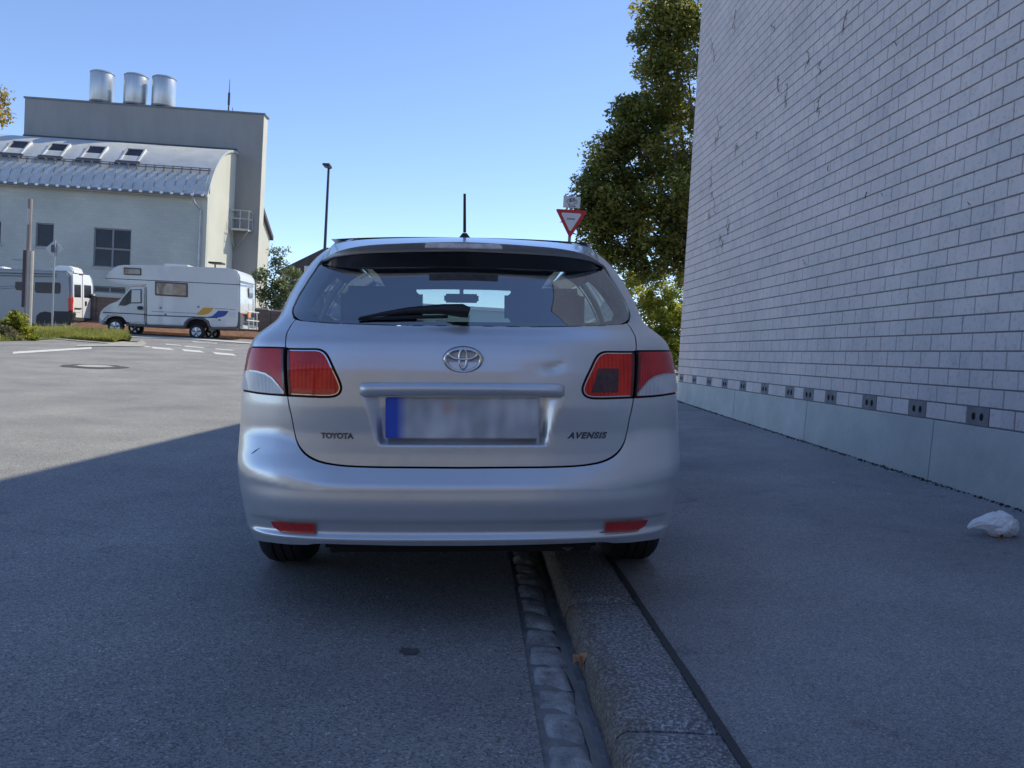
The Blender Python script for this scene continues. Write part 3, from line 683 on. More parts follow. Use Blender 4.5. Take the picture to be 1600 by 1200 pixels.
for s_ in (1, -1):
    fm = (lambda P: P) if s_ == 1 else mir
    panel('quarter_panel', fm(Q), PAINT, h=.018, hz=.010, holes=[fm(QW)])
    panel('inner_liner', fm(Q), TRIM, h=.05, holes=[fm(QW)], off=-.035, rim=0)
    panel('side_window', fm(QW), TINT, h=.05, off=-.004, rim=0, gap=0)
    # doors and fender
    for nm, ya_, yb_ in (('rear_door', 1.48, 2.40), ('front_door', 2.40, 3.36)):
        if nm == 'rear_door':
            P_ = side([(ya_, .30), (ya_-.0, 1.462), (yb_, 1.455), (yb_, .30)]); Wd = side([(ya_+.06, 1.115), (yb_-.05, 1.095), (yb_-.05, 1.39), (ya_+.06, 1.392)])
            P_ = side([(1.48, .36), (1.48, .75), (1.48, 1.462), (yb_, 1.455), (yb_, .30), (1.55, .30)])
        else:
            P_ = side([(ya_, .30), (ya_, 1.455), (2.62, 1.44), (3.30, 1.09), (yb_, 1.03), (yb_, .30)]); Wd = side([(ya_+.05, 1.095), (ya_+.05, 1.39), (2.64, 1.375), (3.16, 1.095)])
        panel(nm, fm(P_), PAINT, h=.05, hz=.03, holes=[fm(Wd)]); panel('door_window', fm(Wd), TINT, h=.08, off=-.004, rim=0, gap=0)
        hb = MB(); 
        ph = SURF(np.array([s_*-1*0.0+(-s_)*float(tYs(ya_+.12)), (-s_)*float(tYs(ya_+.30))]), np.array([.93, .93])); 
        hb.tube([ph[0]+np.array([-s_*.004, 0, 0]), ph[0]*.5+ph[1]*.5+np.array([-s_*.035, 0, 0]), ph[1]+np.array([-s_*.004, 0, 0])], [.012, .014, .012], 8); hb.build('door_handle', PAINT, car, smooth=True, local=True)
    Fd = side([(3.36, .30), (3.36, 1.03), (3.6, .985), (4.1, .90), (4.1, .60)] + [(y, z) for y, z in arch(3.73, 150, 20, 14)])
    panel('front_fender', fm(Fd), PAINT, h=.05)
# front end
FB = side([(4.1, .25), (4.1, .88)]) + [(-_tt[-1]+.45, .84), (-_tt[-1]+.03, .80), (-_tt[-1]+.03, .25)]
for s_ in (1, -1): panel('front_bumper', (FB if s_ == 1 else mir(FB)), PAINT, h=.06)
# --- rear bumper
btm = E2([(726,853.7),(640,853.5),(560,852),(505,850.2),(490,850.6),(480,852.2),(455,851.5),(425,848.5),(404,845)], True)
Bl = [(0, zbot)] + cr(G_dn[::-1], 3)
Bl = [(a, b) for a, b in Bl] + lampout_bot[::-1] + LS_b[::-1]
Bl = [p for p in Bl]
Bl += side([(.50, .70), (.58, .615)])[0:2] if False else side([(.44, zbl-.01), (.47, .70), (.53, .60)])
Bl = [p for i, p in enumerate(Bl) if not (i > 0 and abs(p[0]-Bl[i-1][0])+abs(p[1]-Bl[i-1][1]) < 1e-4)]
Bl += side([(.625, .50), (.605, .42), (.592, .33), (.60, .22)])
Bl += btm[::-1][0:]
Bl[-1] = (0, btm[0][1])
BP = Bl + [(-a, b) for a, b in Bl[1:-1]][::-1]
# reflector windows in the bumper are separate lenses set on it
panel('rear_bumper', BP, PAINT, h=.014, hz=.006, bump=True)
# underside roll of the bumper
Vq = []; Fq = []
ts = np.linspace(btm[-1][0], -btm[-1][0], 80); zb_ = np.interp(np.abs(ts), [abs(a) for a, b in btm], [b for a, b in btm])
S0 = SURF(ts, zb_+.002, True)
for i, p in enumerate(S0):
    Vq += [tuple(p), (p[0]*.98, p[1]+.03, p[2]-.004), (p[0]*.93, p[1]+.10, p[2]+.03)]
    if i:
        for q in range(2): Fq.append((3*i-3+q, 3*i+q, 3*i+1+q, 3*i-2+q))
mesh_obj('bumper_underside', Vq, Fq, DARKP, car, smooth=True, local=True)
# dark inner structure behind the seams
for nm, a, b, zz0, zz1, bp_ in (('inner_structure', -float(tX(.985)), float(tX(.985)), .30, zgb+.0, False),):
    tsn = np.linspace(a, b, 60); zsn = np.linspace(zz0, zz1, 40); T, Z = np.meshgrid(tsn, zsn)
    S_ = SURF(T.ravel(), Z.ravel(), False)-SN(T.ravel(), Z.ravel(), False)*.034
    F_ = [(j*60+i, j*60+i+1, (j+1)*60+i+1, (j+1)*60+i) for j in range(39) for i in range(59)]
    mesh_obj(nm, S_, F_, SHADOWM, car, local=True)
# --- roof, windscreen, bonnet
def topsheet(name, ys, ze, crown, mat, pw=3.0, w_=None, off=0, holes=False, inset_=0.0, n=28):
    V = []; F = []
    for y, z, c in zip(ys, ze, crown):
        hw = float(W_(z))-inset_ if w_ is None else w_
        for i in range(n+1):
            u = -1+2*i/n; V.append((hw*u, y + .05*(abs(u)**3)*(1 if name == 'windscreen' else .0), z + c*(1-abs(u)**pw)+off))
    for j in range(len(ys)-1):
        for i in range(n): F.append((j*(n+1)+i, j*(n+1)+i+1, (j+1)*(n+1)+i+1, (j+1)*(n+1)+i))
    return mesh_obj(name, V, F, mat, car, smooth=True, local=True)
yr = list(np.linspace(.46, 2.66, 22)); topsheet('roof', yr, np.interp(yr, [.56, 1.6, 2.66], [1.464, 1.464, 1.446]), np.interp(yr, [.46, .9, 1.6, 2.66], [.016, .024, .026, .024]), PAINT, 2.6)
topsheet('headliner', yr, np.interp(yr, [.56, 1.6, 2.66], [1.464, 1.464, 1.446]), [.02]*22, TRIM, 3, off=-.035, inset_=.07)
yw = list(np.linspace(2.66, 3.42, 14)); zw = np.interp(yw, [2.66, 2.8, 3.1, 3.42], [1.446, 1.40, 1.21, 1.02]); topsheet('windscreen', yw, zw, np.interp(yw, [2.66, 3.42], [.024, .05]), CLEAR, 2.6, inset_=.05)
for s_ in (1, -1):
    pl = MB(); pl.tube([(s_*(float(W_(z))-.025), y+.04, z+.012) for y, z in zip(yw, zw)], .032, 8); pl.build('windscreen_pillar', PAINT, car, smooth=True, local=True)
yh = list(np.linspace(3.42, 4.66, 18)); topsheet('bonnet', yh, np.interp(yh, [3.42, 4.1, 4.5, 4.66], [1.00, .885, .82, .76]), np.interp(yh, [3.42, 4.4, 4.66], [.05, .06, .02]), PAINT, 2.4, inset_=.0)
# --- roof spoiler
lipT = [(726,378.2),(680,378.6),(620,380.6),(575,383.3),(545,388),(524,394.5),(510,402),(502,409)]
lipB = [(726,392.8),(680,393),(620,394),(575,395.8),(545,398.5),(525,402),(510,407.5),(503,412)]
inB = [(726,423.2),(680,422.8),(620,421.6),(575,420.5),(545,419.3),(525,417),(510,414),(502,413.5)]
dyT = [.150,.152,.160,.178,.206,.245,.295,.345]; dyI = [.268,.269,.273,.283,.300,.322,.345,.362]
def carpt(px, py, dy):
    d = CRI@ray(px, py); o = CRI@(CAMP-np.array([XC, YC, ZC])); s = (dy-o[1])/d[1]; return o+s*d
def row(P, D): return [carpt(p[0], p[1], d) for p, d in zip(P, D)]
rT = row(lipT, dyT); rB = row(lipB, [d+.040 for d in dyT]); rI = row(inB, dyI)
xs_ = [abs(p[0]) for p in rT]
def full(rw): c = rw[0].copy(); c[0] = 0; L_ = [c]+rw[1:]; return np.vstack([np.array(L_)[::-1], np.array([[-p[0], p[1], p[2]] for p in L_[1:]])])
rT, rB, rI = full(rT), full(rB), full(rI)
roofj = np.array([[math.copysign(min(abs(p[0])*1.01, .53), p[0]) if abs(p[0]) > 1e-6 else 0, .50, 0] for p in rT])
for p in roofj: p[2] = 1.464+.018*(1-(abs(p[0])/.535)**2.6)
def den(Rw, m=5): return catmull(Rw, m)
RT, RB, RI, RJ = den(rT), den(rB), den(rI), den(roofj)
V = []; F = []; n_ = len(RT)
for i in range(n_):
    a = RJ[i]; b = RT[i]; c = RB[i]; d = RI[i]
    mid = a*.5+b*.5+np.array([0, 0, .010]); lip = b+np.array([0, .012, .003]); cc = c+np.array([0, .018, -.001])
    V += [a-np.array([0, 0, .001]), mid, lip, b, b*.5+c*.5+np.array([0, -.004, 0]), c, cc, d]
k_ = 8
for i in range(n_-1):
    for q in range(k_-1): F.append((i*k_+q, (i+1)*k_+q, (i+1)*k_+q+1, i*k_+q+1))
sp = mesh_obj('roof_spoiler', V, F, PAINT, car, smooth=True, local=True, autos=38)
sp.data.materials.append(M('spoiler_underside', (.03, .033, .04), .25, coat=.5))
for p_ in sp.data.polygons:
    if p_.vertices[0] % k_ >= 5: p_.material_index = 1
b3 = MB(); a0 = carpt(662, 380.4, .145); a1 = carpt(785, 380.4, .145); c0 = carpt(662, 388.2, .147); c1 = carpt(785, 388.2, .147)
xa = (a1[0]-a0[0])/2; P_ = [(-xa, c0[2]*.5+c1[2]*.5), (xa, c0[2]*.5+c1[2]*.5), (xa-.008, a0[2]*.5+a1[2]*.5), (-xa+.008, a0[2]*.5+a1[2]*.5)]
b3.prism(P_, .143, .20, 'y'); b3.build('high_brake_light', M('brake_lens', (.80, .76, .76), .25, coat=.8, var=.25, vs_=28, coords='obj'), car, bevel=.003, local=True)
# --- lamps
def lens(name, base, dark, rough=.12, ribs=True, sc=(160, 1, 1), mixv=.4):
    m = bpy.data.materials.new(name); m.use_nodes = True; t = m.node_tree; b = t.nodes['Principled BSDF']; L = t.links.new
    b.inputs['Roughness'].default_value = .5; b.inputs['Coat Weight'].default_value = .8; b.inputs['Coat Roughness'].default_value = .02; b.inputs['Coat IOR'].default_value = 1.45; b.inputs['Specular IOR Level'].default_value = .1
    tc = N(t, 'ShaderNodeTexCoord').outputs['Object']; n = N(t, 'ShaderNodeTexNoise'); n.inputs['Scale'].default_value = 11; n.inputs['Detail'].default_value = 3; L(tc, n.inputs['Vector'])
    wv = N(t, 'ShaderNodeTexWave', wave_type='BANDS', bands_direction='X'); wv.inputs['Scale'].default_value = sc[0]/10; wv.inputs['Distortion'].default_value = .4; L(tc, wv.inputs['Vector'])
    ad = N(t, 'ShaderNodeMath', operation='MULTIPLY_ADD'); L(wv.outputs['Fac'], ad.inputs[0]); ad.inputs[1].default_value = mixv; L(n.outputs['Fac'], ad.inputs[2])
    r = N(t, 'ShaderNodeValToRGB'); r.color_ramp.elements[0].position = .4; r.color_ramp.elements[0].color = (*dark, 1); r.color_ramp.elements[1].position = .85; r.color_ramp.elements[1].color = (*base, 1)
    L(ad.outputs[0], r.inputs['Fac']); L(r.outputs[0], b.inputs['Base Color'])
    bp = N(t, 'ShaderNodeBump'); bp.inputs['Strength'].default_value = .35; bp.inputs['Distance'].default_value = .004; L(ad.outputs[0], bp.inputs['Height']); L(bp.outputs['Normal'], b.inputs['Normal'])
    return m
REDI = lens('red_lens', (1.0, .050, .025), (.68, .018, .010), sc=(200,), mixv=.3); REDO = lens('red_lens_outer', (.85, .060, .060), (.48, .022, .026), sc=(420,), mixv=.45)
CLR = lens('clear_lens', (.92, .92, .90), (.34, .35, .37), sc=(520,), mixv=.9); DKR = M('bulb_chamber', (.07, .018, .022), .2, coat=1.0, var=.5, vs_=30, coords='obj'); DRED = M('lens_edge', (.10, .008, .010), .15, coat=1.0)
INN = [inn[0]] + cr(inn[1:-1], 3) + [inn[-1]]
OUT = lampout_top[:] + LS_t + LS_b + lampout_bot
o_t = OUT
for s_ in (1, -1):
    fm = (lambda P: P) if s_ == 1 else mir
    li = panel('tail_lamp', fm(INN), REDI, h=.02, off=.003, gap=.006, label='inner tail lamp on the %s of the tailgate' % ('left' if s_ == 1 else 'right'))
    panel('lamp_seal', fm(INN), SHADOWM, h=.03, off=-.004, gap=.0, parent=li, rim=.01)
    panel('lens_edge', fm([(inn[0][0], inn[0][1]-.004), (inn[0][0]+.014, inn[0][1]-.004), (inn[-1][0]+.014, inn[-1][1]+.004), (inn[-1][0], inn[-1][1]+.004)]), DRED, h=.02, off=.0042, gap=.002, parent=li, rim=.002)
    ch = E2([(520,560),(533-12,613)])
    lo = panel('tail_lamp', fm(OUT), REDO, h=.02, off=.003, gap=.005, label='outer tail lamp on the %s corner with clear lower lens' % ('left' if s_ == 1 else 'right'))
    panel('lamp_seal', fm(OUT), SHADOWM, h=.03, off=-.004, gap=.0, parent=lo, rim=.01)
    cl = E2([(391,579.5),(403,581),(415,584.5),(425,591),(433,600),(441,610),(443,615.2),(425,614.5),(405,612.4),(391,610)])
    ze_ = cl[0][1]; cl = cl + side([(.33, cl[-1][1]+.002), (.40, cl[-1][1]+.02), (.40, ze_-.01), (.33, ze_-.002)])
    panel('clear_lens', fm(cl), CLR, h=.015, off=.0050, gap=.0, parent=lo, rim=.003)
    edge = E2([(391,578.0),(403,579.4),(416,583),(426.5,589.8),(435,599.5),(444,611),(445,615.3),(443,615.2),(441,610),(433,600.6),(425,591.6),(415,585.4),(403,582),(391,580.6)])
    panel('chrome_strip', fm(edge), ALLOY, h=.02, off=.0058, gap=.0, parent=lo, rim=.002)
    panel('lens_edge', fm([(OUT[0][0]-.013, OUT[0][1]-.005), (OUT[0][0]-.001, OUT[0][1]-.005), (OUT[-1][0]-.001, OUT[-1][1]+.006), (OUT[-1][0]-.013, OUT[-1][1]+.006)]), DRED, h=.02, off=.0046, gap=.001, parent=lo, rim=.002)
    # chrome line round the inner lamp
    a_ = inset(INN, .0075); b_ = inset(INN, .0100)
    panel('chrome_strip', fm(inset(INN, .0062)), CHROME, h=.02, off=.0040, gap=0, parent=li, rim=.001, holes=[fm(inset(INN, .0095))])
    if s_ == -1:
        cc = E2([(475,572.5),(508,572.5),(516,600),(519,611),(476,610.5)])
        panel('bulb_chamber', mir(cc), DKR, h=.02, off=.0042, gap=0, parent=li, rim=.001)
    else:
        cc = E2([(459,549),(500,551),(509,566),(460,566)])
        panel('bulb_chamber', cc, REDO, h=.02, off=.0042, gap=0, parent=li, rim=.001)
        cc = E2([(458,607),(524,609),(522,616),(458,614.5)])
        panel('reflector_strip', cc, M('bright_red', (.75, .04, .02), .15, coat=1.0, var=.3, vs_=60, coords='obj'), h=.02, off=.0042, gap=0, parent=li, rim=.001)
# bumper reflectors
RFL = M('reflector_red', (.50, .018, .015), .25, coat=1.0, var=.25, vs_=90, coords='obj')
for s_ in (1, -1):
    fm = (lambda P: P) if s_ == 1 else mir
    rf = E2([(424,813.5),(492,817.3),(492,833.2),(440,829.8),(429,823)], True)
    rf = panel('reflector', fm(rf), RFL, h=.01, bump=False, off=.0, gap=0, rim=.01)
    # the reflector sits in the recess of the bumper: move it out to the bumper's own face
    co = rf.data
    for v in co.vertices:
        x, z = v.co.x, v.co.z; t_ = float(tX(abs(x)/float(W_(z)))); v.co.y = float(YR(x, z, True))+float(KY(t_)) - .013 + (.016 if False else 0)
    co.update()
scf = MB(); 
for (px, py), (qx, qy), r0 in (((393,709),(406,700),.0022), ((936,832),(946,831),.003)):
    a = elev(px, py, True); b = elev(qx, qy, True)
    def sp_(x, z): 
        t_ = float(tX(min(abs(x)/float(W_(z)), .99)))*(1 if x > 0 else -1); return SURF(np.array(t_), np.array(z), True)+SN(np.array(t_), np.array(z), True)*.0008
    p0, p1 = sp_(*a), sp_(*b); scf.tube([p0, p0*.55+p1*.45, p1], [.0008, r0, .0006], 5)
scf.build('bumper_scuff', SHADOWM, car, local=True)
# --- garnish bar, plate, emblem, lettering (in the tailgate)
T = TGN
def gy(x, z): return float(YR(x, z)) + float(KY(tX(abs(x)/float(W_(z)))))
zg0 = elev(726, 618.2)[1]; zg1 = elev(726, 596.8)[1]; xg = .382
gm_ = MB(); V = []; F = []; nx = 40
prof = [(0.012, zg1), (-.012, zg1-.004), (-.024, zg1-.014), (-.027, zg1-.024), (-.024, zg0+.006), (-.016, zg0+.000), (.020, zg0+.002)]
for i in range(nx+1):
    u = -1+2*i/nx; x = xg*u; e = 1-max(0, (abs(u)-.965)/.035)**2; y0 = float(np.interp(zg1, *GT))+float(KY(tX(abs(x)/.89)))
    for dy, z in prof:
        zc = (zg0+zg1)/2; V.append((x*(1 if e > .5 else .995), y0+(dy if dy > 0 else dy*(.35+.65*e)), zc+(z-zc)*(.72+.28*e)-.004*abs(u)**3))
for i in range(nx):
    for q in range(6): F.append((i*7+q, i*7+q+1, (i+1)*7+q+1, (i+1)*7+q))
F += [tuple(range(7)), tuple(nx*7+q for q in range(7))[::-1]]
g_ = MB(); g_.V = V; g_.F = F; g_.build('garnish_bar', PAINT, T, smooth=True, local=True, autos=60)
zp0 = elev(726, 685.5)[1]+.003; zp1 = elev(726, 621)[1]
def platemat():
    m = bpy.data.materials.new('number_plate'); m.use_nodes = True; t = m.node_tree; b = t.nodes['Principled BSDF']; L = t.links.new
    tc = N(t, 'ShaderNodeTexCoord').outputs['Object']; mp = N(t, 'ShaderNodeMapping'); mp.inputs['Scale'].default_value = (9, 1, 5); L(tc, mp.inputs[0])
    n = N(t, 'ShaderNodeTexNoise'); n.inputs['Scale'].default_value = 1.3; n.inputs['Detail'].default_value = 1; L(mp.outputs[0], n.inputs['Vector'])
    r = N(t, 'ShaderNodeValToRGB'); r.color_ramp.elements[0].position = .35; r.color_ramp.elements[0].color = (.46, .46, .50, 1); r.color_ramp.elements[1].position = .7; r.color_ramp.elements[1].color = (.82, .82, .84, 1)
    L(n.outputs['Fac'], r.inputs['Fac']); sx = N(t, 'ShaderNodeSeparateXYZ'); L(tc, sx.inputs[0])
    mr = N(t, 'ShaderNodeMapRange'); mr.inputs[1].default_value = -.245; mr.inputs[2].default_value = -.205; mr.inputs[3].default_value = 1; mr.inputs[4].default_value = 0; L(sx.outputs[0], mr.inputs[0])
    mx = N(t, 'ShaderNodeMix', data_type='RGBA'); L(mr.outputs[0], mx.inputs[0]); L(r.outputs[0], mx.inputs[6]); mx.inputs[7].default_value = (.04, .11, .60, 1)
    # a soft reddish seal
    vd = N(t, 'ShaderNodeVectorMath', operation='DISTANCE'); L(tc, vd.inputs[0]); vd.inputs[1].default_value = (-.055, .085, zp0+.115)
    m2 = N(t, 'ShaderNodeMapRange'); m2.inputs[1].default_value = .008; m2.inputs[2].default_value = .042; m2.inputs[3].default_value = .55; m2.inputs[4].default_value = 0; L(vd.outputs['Value'], m2.inputs[0])
    mx2 = N(t, 'ShaderNodeMix', data_type='RGBA'); L(m2.outputs[0], mx2.inputs[0]); L(mx.outputs[2], mx2.inputs[6]); mx2.inputs[7].default_value = (.62, .28, .20, 1)
    L(mx2.outputs[2], b.inputs['Base Color']); b.inputs['Roughness'].default_value = .35
    return m
bx('number_plate', -.286, .286, .076, .086, zp0, zp1, platemat(), T, bevel=.003, local=True, label='number plate, unreadable, blue band at its left end')
bx('plate_holder', -.280, .280, .086, .098, zp0+.004, zp1-.003, DARKP, T, local=True)
# emblem
ze = (elev(726, 542)[1]+elev(726, 583)[1])/2; hw, hh = .0715, .0475; yE = gy(0, ze)
em = MB()
def ring(cx_, cz_, a, b, r0, y, n=48, sq=1.0, r1=None):
    pts = []
    for q in range(n):
        t_ = 2*math.pi*q/n; pts.append((cx_+a*math.cos(t_), y, cz_+b*math.sin(t_)))
    V = []; F = []; m_ = 8
    for q in range(n):
        t_ = 2*math.pi*q/n; nx_ = np.array([math.cos(t_)/a, 0, math.sin(t_)/b]); nx_ /= np.linalg.norm(nx_)
        rr = r0+((r1-r0)*(.5+.5*math.cos(2*t_)) if r1 else 0)
        for k in range(m_):
            s_ = 2*math.pi*k/m_; V.append(np.array(pts[q])+nx_*rr*math.cos(s_)+np.array([0, 1, 0])*rr*.75*math.sin(s_))
    for q in range(n):
        for k in range(m_): F.append((q*m_+k, q*m_+(k+1) % m_, ((q+1) % n)*m_+(k+1) % m_, ((q+1) % n)*m_+k))
    em.add(V, F)
ring(0, ze, hw-.006, hh-.0045, .0060, yE-.006, r1=.0082)
ring(0, ze+.0205, .0520, .0190, .0064, yE-.0080, r1=.0080)
ring(0, ze+.0045, .0140, .0360, .0060, yE-.0088, r1=.0052)
em.build('emblem', CHROME, T, smooth=True, local=True, autos=60)
pd = MB(); pd.lathe([(.001, 0), (1.0, 0), (1.0, .004)], (0, 0, 0), 40, 'y'); 
mesh_obj('emblem_recess', np.array(pd.V)*np.array([hw+.0015, 1, hh+.0015])+np.array([0, yE-.0012, ze]), pd.F, M('emblem_field', (.70, .71, .72), .45, metal=.5), T, local=True)
eo = MB(); eo.lathe([(.001, .001), (1.0, .001), (1.0, .004)], (0, 0, 0), 40, 'y')
mesh_obj('emblem_shadow_rim', np.array(eo.V)*np.array([hw+.0045, 1, hh+.0045])+np.array([0, yE-.0012, ze]), eo.F, M('emblem_shadow', (.10, .105, .12), .4), T, local=True)  # dark disc puts the shadow outline round the emblem into colour
def lettering(txt, name, x0, x1, z0, z1, mat, shear=0.0, parent=T, yoff=None, depth=.0012, rot=0, spacing=1.0, world=None):
    cu = bpy.data.curves.new('text', 'FONT'); cu.body = txt; cu.size = 1; cu.shear = shear; cu.extrude = 0; cu.space_character = spacing; cu.offset = .045
    ob = bpy.data.objects.new('text', cu); C.objects.link(ob); dg = bpy.context.evaluated_depsgraph_get(); dg.update()
    me = bpy.data.meshes.new_from_object(ob.evaluated_get(dg)); bpy.data.objects.remove(ob)
    co = np.array([v.co[:] for v in me.vertices]); F_ = [tuple(p.vertices) for p in me.polygons]
    mn, mxx = co.min(0), co.max(0); s = (co[:, :2]-mn[:2])/(mxx[:2]-mn[:2])
    X = x0+s[:, 0]*(x1-x0); Z = z0+s[:, 1]*(z1-z0)
    if yoff is None: Y = np.array([gy(a, b) for a, b in zip(X, Z)])-depth
    else: Y = np.full(len(X), yoff)
    n0 = len(X); V_ = [(a, b, c) for a, b, c in zip(X, Y, Z)] + [(a, b+depth*1.2, c) for a, b, c in zip(X, Y, Z)]
    from collections import Counter
    ec = Counter((f[i], f[(i+1) % len(f)]) for f in F_ for i in range(len(f)))
    FF = list(F_)+[(b, a, a+n0, b+n0) for (a, b) in ec if (b, a) not in ec]
    o = mesh_obj(name, V_, FF, mat, parent, local=True); bpy.data.meshes.remove(me); return o
xa = elev(501.5, 681)[0]; xb = elev(552.5, 681)[0]; za = elev(527, 685.5)[1]; zb2 = elev(527, 676)[1]
LETC = M('badge_dark_chrome', (.16, .17, .20), .18, metal=1.0)
lettering('TOYOTA', 'lettering', xa, xb, za, zb2, LETC, depth=.003)
xa = elev(886, 681)[0]; xb = elev(948.5, 681)[0]; za = elev(917, 685.3)[1]; zb2 = elev(917, 675)[1]
lettering('AVENSIS', 'lettering', xa, xb, za, zb2, LETC, shear=.35, depth=.003, spacing=1.18)
# --- rear wiper
wp = MB(); wy = lambda x, z: float(np.interp(z, *GT))+float(KY(tX(abs(x)/float(W_(z)))))
def wpt(px, py, o_=.02): x, z = elev(px, py); return np.array([x, wy(x, z)-o_, z])
wp.tube([wpt(562,497,.012), wpt(600,490.5,.016), wpt(640,485.5,.02), wpt(690,483.5,.026), wpt(722,486,.032), wpt(733,489,.03)], [.004, .008, .013, .019, .026, .020], 12)
wp.build('wiper', DARKP, T, smooth=True, local=True)
wb = MB(); wb.tube([wpt(560,499,.006), wpt(610,497,.007), wpt(650,495.5,.008), wpt(700,495,.01)], [.004, .006, .007, .006], 8); wb.build('wiper_blade', M('wiper_rubber', (.015, .015, .017), .35), T, smooth=True, local=True)
# --- antenna, rails
p0 = carpt(726, 372, .80); p1 = carpt(726, 362, .80); p2 = carpt(726, 304, .80)
am = MB(); am.lathe([(.032, -.012), (.030, 0), (.020, .014), (.011, .026)], (p0[0]*0+p0[0], p0[1], p0[2]-.004), 20, 'z'); am.tube([(p1[0], p1[1], p1[2]-.004), (p2[0], p2[1]-.02, p2[2])], [.0075, .0062], 10)
am.build('roof_antenna', M('antenna_rubber', (.02, .016, .02), .55), car, smooth=True, local=True)
for s_ in (1, -1):
    rl = MB(); xr = .475; rl.tube([(s_*xr, .62, 1.462), (s_*xr, .68, 1.487), (s_*xr, .80, 1.497), (s_*(xr+.01), 1.6, 1.505), (s_*xr, 2.4, 1.49), (s_*xr, 2.52, 1.462)], [.012, .013, .012, .012, .012, .012], 10)
    rl.build('roof_rail', ALLOY, car, smooth=True, local=True)
# --- wheels
def wheel(x, y, s_, zb=.0, name='wheel'):
    rt = bpy.data.objects.new(name, None); C.objects.link(rt); rt.parent = car; rt.location = (x, y, .329); rt.empty_display_size = .1
    w2 = .107; tp = [(.20, -w2+.01), (.30, -w2), (.318, -w2+.02), (.325, -w2+.045), (.326, -.046), (.318, -.044), (.318, -.038), (.326, -.036), (.326, -.006), (.318, -.004), (.318, .004), (.326, .006), (.326, .036), (.318, .038), (.318, .044), (.326, .046), (.325, w2-.045), (.318, w2-.02), (.30, w2), (.20, w2-.01)]
    b = MB(); b.lathe(tp, (0, 0, 0), 48, 'x'); b.build('tyre', RUB, rt, smooth=True, local=True)
    r = MB(); r.lathe([(.205, s_*w2*.6), (.20, s_*w2*.85), (.195, s_*w2*.5), (.06, s_*w2*.45), (.05, s_*w2*.65), (.001, s_*w2*.65)], (0, 0, 0), 32, 'x')
    for k in range(7):
        t_ = 2*math.pi*k/7; r.tube([(s_*w2*.6, .05*math.cos(t_), .05*math.sin(t_)), (s_*w2*.75, .197*math.cos(t_), .197*math.sin(t_))], [.022, .03], 6)
    r.build('rim', ALLOY, rt, smooth=True, local=True); return rt
for s_ in (-1, 1):
    wheel(s_*.805, RA, s_); wheel(s_*.805, 3.73, s_)
# wheel housings, floor, exhaust, axle
fl = MB(); fl.box(-.60, .60, .16, 4.5, .30, .34); fl.build('floor_pan', SHADOWM, car, local=True)
ub = MB(); ub.box(-.52, .52, .14, .50, .235, .32); ub.box(-.30, .28, .5, 1.3, .22, .30); ub.build('underbody', SHADOWM, car, local=True, bevel=.02)
for s_ in (-1, 1):
    for yc in (RA, 3.73):
        wl = MB(); V = []; F = []
        for i, a in enumerate(np.linspace(-10, 190, 22)):
            V += [(s_*.60, yc+.37*math.cos(R(a)), .32+.37*math.sin(R(a))), (s_*.885, yc+.37*math.cos(R(a)), .32+.37*math.sin(R(a)))]
            if i: F.append((2*i-2, 2*i-1, 2*i+1, 2*i))
        mesh_obj('wheel_housing', V, F, SHADOWM, car, local=True)
sl = MB(); 
for s_ in (-1, 1): sl.box(s_*.84-.03, s_*.84+.03, 1.42, 3.36, .22, .31)
sl.build('sill', DARKP, car, local=True, bevel=.01)
ex = MB(); ex.tube([(.41, .16, .262), (.41, .35, .262), (.40, .60, .28)], [.026, .026, .024], 14); ex.build('exhaust_pipe', M('exhaust_steel', (.35, .34, .33), .3, metal=1.0), car, smooth=True, local=True)
ex = MB(); ex.lathe([(.06, -.25), (.085, -.2), (.085, .2), (.06, .25)], (.33, .62, .275), 20, 'x'); ex.build('silencer', M('dull_steel', (.10, .10, .10), .5, metal=.8), car, smooth=True, local=True)
mf = MB(); mf.box(-.80, -.62, .60, .615, .18, .40); mf.box(.62, .80, .60, .615, .18, .40); mf.build('mud_flap', DARKP, car, local=True)
# --- interior
itf = MB(); itf.box(-.62, .62, .35, 1.35, .86, .90); itf.build('parcel_shelf', TRIM, car, local=True)
fl2 = MB(); fl2.box(-.78, .78, .3, 4.0, .34, .40); fl2.build('cabin_floor', TRIM, car, local=True)
def seat(x, y, w_, ztop, hr):
    st_ = bpy.data.objects.new('seat', None); C.objects.link(st_); st_.parent = car; st_.location = (x, y, 0); st_.empty_display_size = .1
    b = MB(); b.prism([(-.02, .45), (.10, .45), (.02, ztop), (-.10, ztop)], -w_/2, w_/2, 'x'); b.build('backrest', SEATM, st_, bevel=.04, local=True)
    b = MB(); b.box(-w_/2, w_/2, .0, .50, .42, .56); b.build('cushion', SEATM, st_, bevel=.05, local=True)
    for hx in hr:
        b = MB(); b.box(hx-.145, hx+.145, -.13, -.04, ztop+.02, ztop+.245); b.build('headrest', SEATM, st_, bevel=.04, local=True, seg=3)
        b = MB(); b.tube([(hx-.05, -.08, ztop-.02), (hx-.05, -.085, ztop+.06)], .006, 6); b.tube([(hx+.05, -.08, ztop-.02), (hx+.05, -.085, ztop+.06)], .006, 6); b.build('headrest_post', CHROME, st_, local=True)
seat(0, 1.45, 1.26, 1.10, (-.50, .50)); seat(-.405, 2.32, .54, 1.16, (0,)); seat(.405, 2.32, .54, 1.16, (0,))
ds = MB(); ds.prism([(3.0, .70), (3.55, .70), (3.55, .98), (3.15, 1.03), (3.0, .96)], -.74, .74, 'x'); ds.build('dashboard', TRIM, car, bevel=.03, local=True)
sw = MB(); 
sw.tube([(-.37+.18*math.cos(a), 2.93+.06*math.sin(a), .93+.17*math.sin(a)) for a in np.linspace(0, 2*math.pi, 25)], .014, 8); sw.build('steering_wheel', TRIM, car, smooth=True, local=True)
